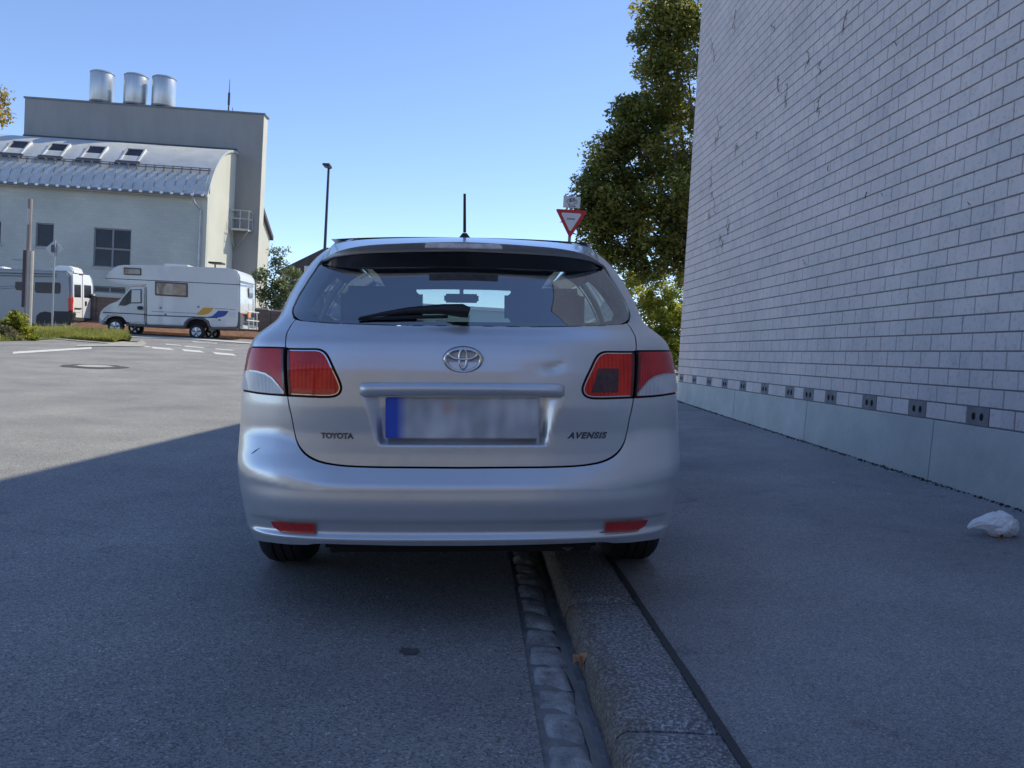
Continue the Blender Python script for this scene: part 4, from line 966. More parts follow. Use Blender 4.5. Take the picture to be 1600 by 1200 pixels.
mrp = carpt(721, 466, 2.72); mm = MB(); mm.box(mrp[0]-.12, mrp[0]+.12, 2.70, 2.73, mrp[2]-.032, mrp[2]+.03); mm.build('cabin_mirror', TRIM, car, bevel=.012, local=True)
mm = MB(); mm.tube([(mrp[0], 2.73, mrp[2]+.02), (mrp[0], 2.78, mrp[2]+.07)], .014, 8); mm.build('mirror_stalk', TRIM, car, local=True)
for s_ in (-1, 1):
    mm = MB(); mm.prism([(s_*.93, .98), (s_*1.055, .975), (s_*1.07, 1.05), (s_*1.04, 1.10), (s_*.93, 1.11)], 3.02, 3.14, 'y'); hs = mm.build('door_mirror', PAINT, car, bevel=.025, local=True)
    mm = MB(); mm.prism([(s_*.945, .995), (s_*1.04, .992), (s_*1.052, 1.05), (s_*1.028, 1.085), (s_*.945, 1.095)], 3.013, 3.019, 'y'); mm.build('mirror_glass', CHROME, hs, local=True)
    mm = MB(); mm.tube([(s_*.85, 3.08, 1.02), (s_*.95, 3.08, 1.03)], .03, 8); mm.build('mirror_arm', DARKP, car, local=True)

# ------------------------------------------------------------------ left: hall with barrel roof and tower block
FY = 46.0; TY = 50.9
CONC = M('tower_concrete', (.30, .295, .285), .85, var=.14, vs_=.5, detail=9, bump=.15, bs=3, vstretch=(1, 1, .25))
def blockfacade(name, c, cj, pitch=.2, bl=.4):
    m = bpy.data.materials.new(name); m.use_nodes = True; t = m.node_tree; b = t.nodes['Principled BSDF']; L = t.links.new
    pos = N(t, 'ShaderNodeNewGeometry').outputs['Position']; sx = N(t, 'ShaderNodeSeparateXYZ'); L(pos, sx.inputs[0])
    ad = N(t, 'ShaderNodeMath', operation='ADD'); L(sx.outputs[0], ad.inputs[0]); L(sx.outputs[1], ad.inputs[1])
    cx = N(t, 'ShaderNodeCombineXYZ'); L(ad.outputs[0], cx.inputs[0]); L(sx.outputs[2], cx.inputs[1])
    br = N(t, 'ShaderNodeTexBrick'); br.inputs['Scale'].default_value = 1; br.inputs['Brick Width'].default_value = bl; br.inputs['Row Height'].default_value = pitch; br.inputs['Mortar Size'].default_value = .009
    br.inputs['Color1'].default_value = (*c, 1); br.inputs['Color2'].default_value = (*[v*.93 for v in c], 1); br.inputs['Mortar'].default_value = (*cj, 1); L(cx.outputs[0], br.inputs['Vector'])
    n = N(t, 'ShaderNodeTexNoise'); n.inputs['Scale'].default_value = .35; n.inputs['Detail'].default_value = 8; L(pos, n.inputs['Vector'])
    r = N(t, 'ShaderNodeValToRGB'); r.color_ramp.elements[0].position = .3; r.color_ramp.elements[0].color = (.82, .82, .82, 1); r.color_ramp.elements[1].position = .7; r.color_ramp.elements[1].color = (1.05, 1.04, 1.02, 1); L(n.outputs['Fac'], r.inputs['Fac'])
    mx = N(t, 'ShaderNodeMix', data_type='RGBA', blend_type='MULTIPLY'); mx.inputs[0].default_value = 1; L(br.outputs['Color'], mx.inputs[6]); L(r.outputs[0], mx.inputs[7]); L(mx.outputs[2], b.inputs['Base Color']); b.inputs['Roughness'].default_value = .85
    return m
HALLM = blockfacade('hall_blockwork', (.54, .555, .51), (.46, .475, .44)); CREAM = M('cream_render', (.56, .545, .47), .85, var=.06, vs_=.6)
ZINC = M('roof_zinc', (.56, .57, .56), .5, metal=.25, var=.14, vs_=1.2, detail=8); ZINCD = M('roof_dark_zinc', (.17, .18, .20), .5, metal=.3)
WGL = M('dark_window', (.022, .024, .038), .12, spec=.25, var=.5, vs_=.9); WFR = M('window_frame', (.22, .23, .25), .5); GALV = M('galvanised', (.42, .43, .44), .4, metal=.8, var=.15, vs_=2)
gz = float(G(46))
hall = thing('barrel_roof_hall', 'pale block hall with curved metal roof, four skylights and cream gable, behind the campers', 'building', (-22, FY, gz))
xc_ = atY(320, 420, FY)[0]; zeave = atY(322, 303, FY)[2]; ztop = atY(370, 241, TY)[2]
XL = -44.0
zwall = zeave+.05
# front wall with real window openings
def wpx(x0, y0, x1, y1, Y=FY):
    a = atY(x0, (y0+y1)/2, Y); b = atY(x1, (y0+y1)/2, Y); c = atY((x0+x1)/2, y0, Y); d = atY((x0+x1)/2, y1, Y); return a[0], b[0], d[2], c[2]
wins = [wpx(146, 357, 204.5, 418), wpx(55.5, 348.5, 84, 386), wpx(-18, 345, 1.5, 381), wpx(-110, 338, -55, 398), wpx(146, 447.5, 196, 458)]
def wall_with_openings(x0, x1, z0, z1, wins, y0, y1, mat, name, parent):
    xs = sorted({x0, x1, *[w_[0] for w_ in wins], *[w_[1] for w_ in wins]}); b = MB()
    for a, c in zip(xs[:-1], xs[1:]):
        if c-a < 1e-4: continue
        zs = [z0]
        for w_ in sorted([w_ for w_ in wins if w_[0] <= a+1e-6 and w_[1] >= c-1e-6], key=lambda q: q[2]): zs += [w_[2], w_[3]]
        zs.append(z1)
        for k in range(0, len(zs), 2): b.box(a, c, y0, y1, zs[k], zs[k+1])
    return b.build(name, mat, parent)
wall_with_openings(XL, xc_, gz-.5, zwall, wins, FY, FY+.3, HALLM, 'wall', hall)
for i, w_ in enumerate(wins):
    x0, x1, z0, z1 = w_; fr = MB(); t_ = .07
    fr.box(x0+.002, x0+t_, FY+.08, FY+.16, z0+.002, z1-.002); fr.box(x1-t_, x1-.002, FY+.08, FY+.16, z0+.002, z1-.002); fr.box(x0+t_, x1-t_, FY+.081, FY+.159, z0+.002, z0+t_); fr.box(x0+t_, x1-t_, FY+.081, FY+.159, z1-t_, z1-.002)
    cols = 2 if x1-x0 > 1.4 else 1; rws = 2 if (z1-z0 > 1.6) else 1
    for c in range(1, cols): xm = x0+(x1-x0)*c/cols; fr.box(xm-.05, xm+.05, FY+.082, FY+.158, z0+t_, z1-t_)
    for c in range(1, rws): zm = z0+(z1-z0)*(.48); fr.box(x0+t_, x1-t_, FY+.084, FY+.156, zm-.05, zm+.05)
    f_ = fr.build('window', WFR, hall)
    for c in range(cols):
        for r_ in range(rws):
            bx('pane', x0+(x1-x0)*c/cols+.04, x0+(x1-x0)*(c+1)/cols-.04, FY+.11, FY+.125, z0+(z1-z0)*r_/rws+.04, z0+(z1-z0)*(r_+1)/rws-.04, WGL, f_)
    if i < 4: bx('window_sill', x0-.08, x1+.08, FY-.07, FY+.1, z0-.09, z0-.005, M('sill_stone', (.42, .42, .40), .7), hall)
# gable: cream end wall following the vault
RN = 26; A0 = R(26); vf = lambda a: (FY+(TY-FY)*(math.cos(A0)-math.cos(a))/math.cos(A0), zeave+(ztop-zeave)*(math.sin(a)-math.sin(A0))/(1-math.sin(A0))); vault = [vf(a) for a in np.linspace(A0, math.pi/2, RN)]
gb_ = MB(); gb_.prism([(FY+.31, gz-.5), (TY, gz-.5)]+[(y, z-.06) for y, z in vault[::-1][:-1] if y > FY+.31]+[(FY+.31, zeave-.0)], xc_-.3, xc_, 'x'); gb_.build('gable_wall', CREAM, hall)
rw = bx('gable_reveal', xc_-.28, xc_-.003, FY-.004, FY+.31, gz-.5, zeave-.0, CREAM, hall)
# vaulted roof of panels with standing seams
rf = MB(); 
vo = [(y-.28*(1-i/(RN-1))-.0, z+.10) for i, (y, z) in enumerate(vault)]; vo = [(FY-.45, zeave-.16)]+vo
for (y0, z0), (y1, z1) in zip(vo[:-1], vo[1:]):
    rf.add([(XL, y0, z0), (xc_+.12, y0, z0), (xc_+.12, y1, z1), (XL, y1, z1), (XL, y0+.02, z0-.14), (xc_+.12, y0+.02, z0-.14), (xc_+.12, y1+.02, z1-.14), (XL, y1+.02, z1-.14)], [(0, 1, 2, 3), (7, 6, 5, 4), (1, 5, 6, 2), (0, 4, 5, 1), (3, 2, 6, 7), (0, 3, 7, 4)])
roof_ = rf.build('vaulted_roof', ZINC, hall)
for i in range(52):
    x = xc_-.1-i*.56
    if x < XL: break
    sm_ = MB(); low = [p for p in vo if p[0] < FY+.42]
    sm_.tube([(x, y-.015, z+.02) for y, z in low], .013, 4); sm_.build('roof_seam', ZINCD, roof_)
    sm_ = MB(); sm_.box(x-.09, x+.09, FY-.62, FY-.45, zeave-.24, zeave-.12); sm_.build('snow_hook', M('bright_zinc', (.75, .76, .77), .4, metal=.2), roof_, bevel=.03)
gt = MB(); gt.tube([(XL, FY-.50, zeave-.20), (xc_+.05, FY-.50, zeave-.20)], .085, 8); gt.build('gutter_pipe', ZINCD, hall, smooth=True)
k1 = [i for i, p in enumerate(vo) if p[0] >= FY+.36][0]; sy, sz = vo[k1]
sg = MB(); sg.tube([(XL, sy-.12, sz+.12), (xc_, sy-.12, sz+.12)], .035, 6); sg.tube([(XL, sy-.06, sz+.24), (xc_, sy-.06, sz+.24)], .025, 6)
for i in range(60):
    x = xc_-.1-i*.5
    if x > XL: sg.box(x-.03, x+.03, sy-.14, sy+.04, sz-.04, sz+.26)
sg.build('snow_guard', ZINCD, hall)
# skylights on the vault
H_ = ztop-zeave
def vp_(fr_, h_=0.0):
    a = math.asin(math.sin(A0)+fr_*(1-math.sin(A0))); q_ = vf(a); return np.array([0, q_[0], q_[1]+.10])
for cxp in (31, 92, 151, 211, -29, -90):
    xm = atY(cxp, 248, FY+1.6)[0]; P0 = vp_(.43); P1 = vp_(.71); d = P1-P0; L_ = np.linalg.norm(d); d /= L_; nrm = np.array([0, -d[2], d[1]])
    def q(u, v, h_): return tuple(np.array([xm+u, P0[1], P0[2]]) + d*v + nrm*h_)
    hw_ = .55; s_ = None
    BXF = [(0,3,2,1),(4,5,6,7),(0,1,5,4),(1,2,6,5),(2,3,7,6),(3,0,4,7)]
    def qb(m_, u0, u1, v0, v1, h0, h1): m_.add([q(u0, v0, h0), q(u1, v0, h0), q(u1, v1, h0), q(u0, v1, h0), q(u0, v0, h1), q(u1, v0, h1), q(u1, v1, h1), q(u0, v1, h1)], BXF)
    fr = MB()
    qb(fr, -hw_, -hw_+.09, 0, L_, -.1, .22); qb(fr, hw_-.09, hw_, 0, L_, -.1, .22); qb(fr, -hw_+.092, hw_-.092, 0, .10, -.1, .21); qb(fr, -hw_+.092, hw_-.092, L_-.08, L_, -.1, .21)
    s_ = fr.build('skylight', M('skylight_frame', (.62, .63, .64), .4, metal=.3), hall)
    mesh_obj('pane', [q(-hw_+.09, .09, .16), q(hw_-.09, .09, .16), q(hw_-.09, L_-.07, .16), q(-hw_+.09, L_-.07, .16)], [(0, 1, 2, 3)], WGL, s_)
    ap = MB(); qb(ap, -hw_-.16, hw_+.10, -.30, -.004, -.10, .20); ap.build('skylight_apron', M('lead_flashing', (.05, .045, .06), .6), s_)
dp = MB(); xd = atY(312, 400, FY)[0]; dp.tube([(xd-.35, FY-.48, zeave-.2), (xd-.30, FY-.40, zeave-.55), (xd, FY-.10, zeave-.95), (xd, FY-.10, gz)], .06, 8); dp.build('downpipe', GALV, hall, smooth=True)
# tower block behind
tz = atY(412, 179.5, TY)[2]; tx1 = atY(412, 183, TY)[0]; tx0 = atY(38, 185, TY)[0]; TD = .9
tower = thing('tower_block', 'tall grey concrete slab rising behind the barrel roof, carrying three steel tanks', 'building', ((tx0+tx1)/2, TY+1, gz))
bx('wall', tx0, tx1, TY+.003, TY+TD, gz-.5, tz, CONC, tower); bx('end_wall', tx1+.0, tx1+.02, TY+.003, TY+TD, gz-.5, tz, CREAM, tower)
bx('parapet_cap', tx0-.06, tx1+.10, TY-.06, TY+TD+.1, tz+.002, tz+.10, ZINCD, tower)
fl_ = MB(); fl_.tube([(tx0, TY-.05, ztop+.28), (xc_, TY-.05, ztop+.28)], .05, 6); fl_.box(tx0, xc_, TY-.16, TY-.005, ztop+.05, ztop+.22); fl_.build('roof_flashing', M('flashing_dark', (.10, .10, .12), .6), tower)
for i, (pa, pb, pt, pbm, lab) in enumerate([(141, 176.5, 114, 160, 'leftmost of the three steel tanks on the concrete slab'), (194, 229.5, 118.5, 164, 'middle one of the three steel tanks on the concrete slab'), (238, 273.5, 122, 168, 'rightmost of the three steel tanks on the concrete slab')]):
    a = atY(pa, 140, TY+.45); b = atY(pb, 140, TY+.45); r0 = (b[0]-a[0])/2; zt_ = atY((pa+pb)/2, pt, TY+.45)[2]
    tk = thing('steel_tank', lab, 'tank', ((a[0]+b[0])/2, TY+.5, tz+.1), 'steel tanks on the roof'); cxk = (a[0]+b[0])/2; h_ = zt_-tz-.1
    m_ = MB(); m_.lathe([(r0*.96, 0), (r0, .05), (r0, h_-.12), (r0*.97, h_-.06)], (cxk, TY+.5, tz+.10), 32, 'z'); m_.build('shell', M('tank_steel', (.52, .54, .56), .38, metal=.75, var=.22, vs_=1.6, vstretch=(1, 1, .15)), tk, smooth=True)
    m_ = MB(); m_.lathe([(r0*1.03, h_-.06), (r0*1.03, h_-.03), (r0*.9, h_+.04), (r0*.5, h_+.10), (.02, h_+.12)], (cxk, TY+.5, tz+.10), 32, 'z'); m_.build('lid', GALV, tk, smooth=True)
    m_ = MB(); m_.lathe([(r0*1.02, .0), (r0*1.02, .10)], (cxk, TY+.5, tz+.10), 32, 'z'); m_.build('base_ring', ZINCD, tk, smooth=True)
an = MB(); pa = atY(357, 173, TY+.5); pb = atY(357.5, 124, TY+.5); an.tube([(pa[0], TY+.5, tz), (pa[0], TY+.5, tz+.9), (pa[0], TY+.5, pb[2])], [.05, .035, .012], 6); an.tube([(pa[0], TY+.5, tz+.6), (pa[0], TY+.5, tz+1.35)], .07, 6); an.tube([(pa[0]+.25, TY+.5, tz), (pa[0]+.25, TY+.5, tz+.45)], .02, 5)
o = an.build('mast_antenna', M('mast_dark', (.05, .05, .06), .5)); recentre(o); tag(o, 'thin dark antenna mast on top of the concrete slab, right of the tanks', 'antenna')
# escape platform between gable and tower
px_ = thing('escape_platform', 'small galvanised fire escape platform with railings beside the cream gable', 'platform', (xc_+1.1, TY-.5, gz))
A = atY(361, 356, TY-.9); B = atY(388, 358, TY-.9); Dk = atY(399, 364, TY-.02)
dk = MB(); dk.box(A[0], B[0], TY-.9, TY-.02, A[2]-.12, A[2]); dk.build('deck', GALV, px_)
rl = MB(); zt_ = A[2]+1.1; 
for z in (zt_, A[2]+.6): rl.tube([(A[0], TY-.02, z), (A[0], TY-.9, z), (B[0], TY-.9, z), (B[0], TY-.02, z)], .028, 6)
for x, y in ((A[0], TY-.9), (B[0], TY-.9), (B[0], TY-.05), ((A[0]+B[0])/2, TY-.9)): rl.tube([(x, y, A[2]), (x, y, zt_)], .028, 6)
rl.build('railing', GALV, px_)
br = MB(); br.tube([(B[0], TY-.85, A[2]-.1), (A[0]+.05, TY-.05, A[2]-1.2)], .04, 6); br.tube([(A[0], TY-.85, A[2]-.1), (A[0], TY-.05, A[2]-1.2)], .04, 6); br.build('bracket', GALV, px_)
ld = MB(); l0 = np.array([A[0]-.05, TY-.95, zt_]); l1 = np.array([A[0]-.45, TY-1.4, A[2]-1.7])
for o_ in (0, .45): ld.tube([l0+np.array([-o_, 0, 0])*.6, l1+np.array([-o_*.2, 0, 0])], .03, 5)
for q in range(9): a = l0+(l1-l0)*q/9; ld.tube([a, a+np.array([-.27+.18*q/9, 0, 0])], .018, 4)
ld.build('ladder', GALV, px_)
# sloped-roof wing right of the tower
ax = tx1+.35; wing = thing('gabled_wing', 'narrow cream wing with steep dark verge, just right of the concrete slab', 'building', (ax, TY+4, gz))
Y0, Y1 = TY+TD, TY+TD+3.6; zA = atX(414, 315, ax)[2]; zA = atY(414, 313, TY+TD)[2]; zB = atY(427, 370, Y1)[2]
ax2 = atY(427, 400, Y1)[0]
gw = MB(); gw.prism([(Y0+.01, gz-.5), (Y1, gz-.5), (Y1, zB), (Y0+.01, zA)], ax-5, ax2-.3, 'x'); gw.build('wall', CREAM, wing)
gv = MB(); gv.prism([(Y0+.0, zA+.02), (Y1+.25, zB-.22), (Y1+.25, zB+.05), (Y0+.0, zA+.35)], ax-5, ax2-.1, 'x'); gv.build('roof', M('verge_dark', (.09, .07, .075), .7), wing)
# fence with coping along the far side, and a red-brown bank before it
FB_ = M('fence_boards', (.16, .135, .12), .85, var=.25, vs_=2.2, vstretch=(1, 1, 8)); 
fc = thing('board_fence', 'long grey-brown board fence with pale coping, behind the parked campers', 'fence', (-15, 36.2, gz))
xa0 = atY(-60, 480, 36.2)[0]; xb0 = atY(640, 480, 36.2)[0]; n_ = int((xb0-xa0)/1.9)
def ftop(x): return atY(150, 463, 36.2)[2] + (atY(430, 486, 36.2)[2]-atY(150, 463, 36.2)[2])*(x-atY(150, 463, 36.2)[0])/(atY(430, 486, 36.2)[0]-atY(150, 463, 36.2)[0])
for i in range(n_):
    x0 = xa0+i*1.9; zt_ = ftop(x0+.95)
    bx('fence_panel', x0+.05, x0+1.85, 36.18, 36.24, gz-.4, zt_, FB_, fc); bx('fence_post', x0-.05, x0+.047, 36.14, 36.28, gz-.4, zt_+.04, FB_, fc); bx('coping', x0+.05, x0+1.845, 36.13, 36.29, zt_+.003, zt_+.07, M('coping_pale', (.50, .48, .44), .8), fc)
bk = MB(); bk.prism([(33.9, gz-.25), (34.2, gz+.10), (36.1, gz+.45), (36.1, gz-.3)], xa0, xb0, 'x'); o = bk.build('mulch_bank', M('red_mulch', (.17, .085, .055), .95, var=.4, vs_=4, bump=.5, bs=9)); o['kind'] = 'structure'
# distant house with dark roof behind the small tree, and pale row behind the car
dh = thing('roofed_house', 'white house with dark pitched roof half hidden behind the car, right of the small tree', 'building', (-13, 60, gz))
p = atY(470, 440, 60); w0 = atY(440, 440, 60)[0]; w1 = atY(600, 440, 60)[0]; ze_ = atY(470, 428, 60)[2]; zr_ = atY(560, 398, 63)[2]
bx('wall', w0, w1, 60, 68, gz-1, ze_, M('white_render', (.62, .61, .56), .85, var=.08, vs_=.7), dh)
r_ = MB(); r_.prism([(w0-.5, ze_-.05), (w1+.5, ze_-.05), (w1-3, zr_), ((w0+w1)/2-.6, zr_)], 59.6, 68.4, 'y'); r_.build('roof', M('dark_tiles', (.07, .065, .07), .8, var=.3, vs_=2), dh)
dm = bx('dormer', atY(476, 425, 59.4)[0], atY(500, 425, 59.4)[0], 59.2, 61, ze_, atY(486, 416, 59.2)[2], M('dormer_white', (.66, .65, .62), .8), dh)
for k in range(4):
    xw = w0+.6+k*1.9; f_ = bx('window', xw, xw+.9, 59.95, 60.02, ze_-1.7, ze_-.5, WFR, dh); bx('pane', xw+.07, xw+.83, 59.94, 59.949, ze_-1.63, ze_-.57, WGL, f_)
rh = thing('pale_house_row', 'long pale house seen through the car windows', 'building', (2, 58, gz))
x0, x1 = atY(628, 480, 58)[0], atY(880, 480, 58)[0]; zt_ = atY(726, 484, 58)[2]
bx('wall', x0, x1, 58, 66, gz-1, zt_, M('mint_render', (.52, .60, .54), .85, var=.06, vs_=.5), rh); bx('roof', x0-.4, x1+.4, 57.6, 66.4, zt_+.01, zt_+.25, M('pale_fascia', (.66, .68, .66), .7), rh)
for k in range(7):
    xw = x0+.8+k*1.7; f_ = bx('window', xw, xw+.8, 57.95, 58.02, zt_-2.2, zt_-.9, WFR, rh); bx('pane', xw+.06, xw+.74, 57.94, 57.949, zt_-2.13, zt_-.97, WGL, f_)
# ------------------------------------------------------------------ invented houses behind the viewer, unseen, added for the car body to mirror
def plain_house(x0, x1, y0, y1, h_, mat, lab, n, fl, side_=1):
    hs = thing('added_house', lab, 'building', ((x0+x1)/2, (y0+y1)/2, 0)); yf = y1 if side_ > 0 else y0
    bx('wall', x0, x1, y0, y1, -.3, h_, mat, hs)
    r_ = MB(); r_.prism([(y0-.5, h_+.003), (y1+.5, h_+.003), ((y0+y1)/2, h_+3.2)], x0-.3, x1+.3, 'x'); r_.build('roof', M('red_tiles', (.22, .09, .06), .85, var=.3, vs_=2), hs)
    for i in range(n):
        for j in range(fl):
            xw = x0+1.0+(x1-x0-2)*i/max(1, n-1)-.5; zz = 1.1+j*2.9
            f_ = bx('window', xw, xw+1.0, yf-.03, yf+.05, zz, zz+1.4, M('white_frame', (.6, .6, .58), .6), hs); bx('pane', xw+.08, xw+.92, yf+.052, yf+.06, zz+.08, zz+1.32, WGL, f_)
HM_ = [M('ochre_render', (.34, .29, .21), .9, var=.1, vs_=.5), M('grey_render', (.30, .29, .27), .9, var=.1, vs_=.5), M('stone_render', (.38, .36, .31), .9, var=.1, vs_=.5)]
plain_house(-17, -4.5, -34, -24, 8.5, HM_[0], 'invented ochre house behind the viewer, added for the car to mirror', 5, 3)
plain_house(-3.5, 8, -36, -26, 7.5, HM_[1], 'invented grey house behind the viewer, added for the car to mirror', 4, 2)
plain_house(-32, -18.5, -32, -22, 7.2, HM_[2], 'invented stone-coloured house farthest along behind the viewer, added for the car to mirror', 5, 2)

# ------------------------------------------------------------------ motorhome
VW_ = M('vehicle_white', (.66, .67, .66), .32, coat=.5, var=.04, vs_=1.5); GREYP = M('skirt_grey', (.10, .105, .115), .6); NAVY = M('navy_stripe', (.02, .035, .09), .4); TYR = RUB
MY = 32.0; mo = atY(270, 530, MY)
mh_ = thing('motorhome', 'white alcove motorhome with yellow and blue swoosh on its side, parked facing left', 'motorhome', (mo[0], MY+1.1, float(G(MY))))
def XZ(P, Y=MY): return [(atY(a, b, Y)[0], atY(a, b, Y)[2]) for a, b in P]
def slab(name, P, y0, y1, mat, parent, bevel=0, Y=MY, seg=2):
    m_ = MB(); m_.prism(XZ(P, Y), y0, y1, 'y'); return m_.build(name, mat, parent, bevel=bevel, seg=seg)
MW = 2.15
body = [(167,438.6),(164.5,434.4),(166,430.5),(169.5,425.5),(175,420),(183,415.3),(192.5,413.8),(230,414.2),(320,417),(358,419),(367,421),(372.5,426),(375,433),(375,488),(373,507),(371,511),(327,511),(325,503),(318,498.5),(306,497.2),(296,499),(290,504),(288,509.5),(228,507.5),(227.5,446),(203,446.5)]
slab('coach_body', body, MY, MY+MW, VW_, mh_, bevel=.05)
cabp = [(154,504),(153,495),(155,487.5),(157.5,483),(169,475),(176,472.3),(184,469.5),(201,450),(206,447),(227,447),(227,506.5),(198,505.5),(196,499),(190,494.8),(179,493.2),(168,495),(162.5,500),(160.5,505)]
slab('cab', cabp, MY+.06, MY+MW-.06, VW_, mh_, bevel=.06)
slab('cab_door', [(183.5,478),(204,451.5),(222,450.3),(224,452),(224.5,504),(197,503.3),(190,494)], MY+.045, MY+.07, M('door_white', (.60, .61, .62), .35, coat=.4), mh_, bevel=.01)
slab('cab_window', [(184.5,477),(191,466),(203,452.3),(220.8,451.8),(220.8,473.6),(203,474),(195,477.6)], MY+.03, MY+.044, WGL, mh_)
slab('window_reflection', [(205.5,453.3),(219,453),(219,472),(204.5,472.5)], MY+.024, MY+.03, M('pale_reflection', (.30, .33, .40), .1, coat=1), mh_)  # pale panel paints the bright reflection in the cab window
slab('door_mirror', [(215.5,478.5),(223,478.5),(223,484),(216,484)], MY-.10, MY+.03, DARKP, mh_, bevel=.02)
slab('windscreen', [(183,471.5),(184.5,471.5),(202.5,449.5),(200.5,449.0)], MY+.22, MY+MW-.22, WGL, mh_)
wf = slab('side_window', [(242.5,439.5),(293.5,442.5),(293.5,464.5),(242.5,461.5)], MY-.03, MY+.01, M('window_rubber', (.10, .085, .075), .6), mh_, bevel=.015)
slab('pane', [(245,441.8),(291.5,444.6),(291.5,462.2),(245,459.4)], MY-.036, MY-.0305, M('curtained_window', (.30, .22, .17), .2, coat=1, var=.45, vs_=2.5), wf)
wf = slab('side_window', [(193.5,417.8),(221,419.2),(221,430.5),(193.5,429.2)], MY-.03, MY+.01, M('window_rubber', (.10, .085, .075), .6), mh_, bevel=.015)
slab('pane', [(195.2,419.8),(219.5,421),(219.5,428.6),(195.2,427.6)], MY-.036, MY-.0305, M('curtained_window2', (.24, .17, .14), .2, coat=1, var=.4, vs_=4), wf)
def stripe(P, w_=1.0, y=MY-.006, mat=NAVY, name='stripe'):
    for (a, b) in zip(P[:-1], P[1:]):
        slab(name, [(a[0], a[1]-w_/2), (b[0], b[1]-w_/2), (b[0], b[1]+w_/2), (a[0], a[1]+w_/2)], y, MY+.02, mat, mh_)
stripe([(165,434.8),(240,438.3),(375.2,445)], 1.0)
stripe([(228,492.3),(340,496.6)], 1.5); slab('stripe', [(160,487.2),(227,490.5),(227,492),(160,488.6)], MY+.040, MY+.07, NAVY, mh_)
stripe([(237,486.4),(305,489.6)], .5)
slab('swoosh', [(304,491),(311,487.5),(317.5,480.7),(333.5,481.2),(330.5,486.5),(325,490.5),(317,492.3)], MY-.008, MY+.02, M('swoosh_yellow', (.62, .33, .04), .4), mh_)
slab('swoosh', [(324,495.4),(332,493.6),(336,490),(341,485.5),(357,485.9),(354.5,490.5),(350,494.3),(343,496),(334,496.4)], MY-.008, MY+.02, M('swoosh_blue', (.03, .06, .30), .4), mh_)
stripe([(336,482.2),(356,483)], .7); stripe([(358,483.5),(368,484),], .6)
slab('skirt', [(227.5,506.8),(289,509),(289,512.3),(228,510.5),(197,509),(197,505)], MY+.01, MY+MW-.01, GREYP, mh_)
slab('skirt', [(326,511.2),(371,511.6),(372,515),(326,514.5)], MY+.01, MY+MW-.01, GREYP, mh_)
slab('rear_corner', [(371.2,486.5),(375.3,488),(375.3,508),(371.2,513.5)], MY-.004, MY+MW+.004, GREYP, mh_, bevel=.02)
slab('wheel_arch', [(287.5,509.6),(290,502.5),(296,497.3),(306,495.4),(318,496.8),(325.5,501.5),(328,511),(325.5,511),(323,504),(317,499.5),(306,498.2),(297,500),(292,504.5),(290.5,509.8)], MY-.03, MY+.3, GREYP, mh_, bevel=.01)
slab('bumper', [(153,497),(161.5,499.5),(160.5,507.5),(154,506)], MY+.03, MY+MW-.03, M('bumper_grey', (.42, .43, .46), .5), mh_, bevel=.04)
for wq in ([(290.5,498.5),(325,499.5),(325.5,511),(290.5,510)], [(164,494),(195,495.5),(196,506.5),(163,504.5)]):
    slab('wheel_well', wq, MY+.22, MY+MW-.22, SHADOWM, mh_)
sk = MB(); mm_ = atY(335, 419, MY+.8); mm_ = atY(278, 414, MY+.6); sk.box(mm_[0]-.45, mm_[0]+.45, MY+.4, MY+1.2, mm_[2]-.12, mm_[2]+.02); sk.build('roof_hatch', VW_, mh_, bevel=.02)
sd_ = MB(); a = atY(336, 418, MY+1); sd_.tube([(a[0], MY+1, a[2]-.2), (a[0], MY+1, a[2]+.12)], .03, 6); b = atY(328, 410, MY+1); c = atY(348.5, 410.5, MY+1); sd_.box(b[0], c[0], MY+.8, MY+1.3, b[2]-.05, b[2]+.02); sd_.build('solar_panel', DARKP, mh_)
for px, py, hx in ((258.5, 491.5, 0), (343, 500, 0), (251, 481, 0), (310, 479.5, 0)):
    slab('vent', [(px-1.6, py-1.5), (px+1.6, py-1.4), (px+1.6, py+1.5), (px-1.6, py+1.4)], MY-.02, MY+.01, M('vent_grey', (.20, .21, .23), .6), mh_, bevel=.005)
slab('locker_door', [(330,498.5),(352,499.4),(352,508.6),(330,507.8)], MY-.007, MY+.02, M('locker_white', (.58, .59, .60), .4), mh_, bevel=.004)
slab('locker_door', [(357,487),(367.5,487.4),(367.5,495.6),(357,495.2)], MY-.007, MY+.02, M('locker_white', (.58, .59, .60), .4), mh_, bevel=.004)
slab('entry_seam', [(228.6,450),(229.3,450),(229.3,505),(228.6,505)], MY-.004, MY+.02, GREYP, mh_)
# rear face details
RX = atY(375, 480, MY)[0]
def rear(name, P, d0, d1, mat, bevel=0, par=mh_):
    pts = [atX(a, b, RX) for a, b in P]; m_ = MB(); m_.prism([(p_[1], p_[2]) for p_ in pts], RX+d0, RX+d1, 'x'); return m_.build(name, mat, par, bevel=bevel)
rear('rear_window', [(388.5,449.5),(394.5,450.5),(394.5,465.5),(388.5,464.5)], -.01, .03, M('rear_glass', (.16, .14, .15), .2, coat=1))
rear('rear_stripe', [(375.4,438.5),(398,444),(398,445),(375.4,439.8)], -.01, .006, NAVY)
rear('rear_stripe', [(375.4,444.6),(398,447.8),(398,448.4),(375.4,445.4)], -.01, .006, NAVY)
for q in range(4): rear('rear_light', [(377,490+q*5),(380.5,490.3+q*5),(380.5,494+q*5),(377,493.7+q*5)], -.01, .02, M('light_red', (.60, .04, .03), .3, coat=1), .005)
rear('rear_bumper', [(375.2,508),(399,510.5),(399,515.5),(375.2,514)], -.02, .12, VW_, .02)
bkr = MB(); 
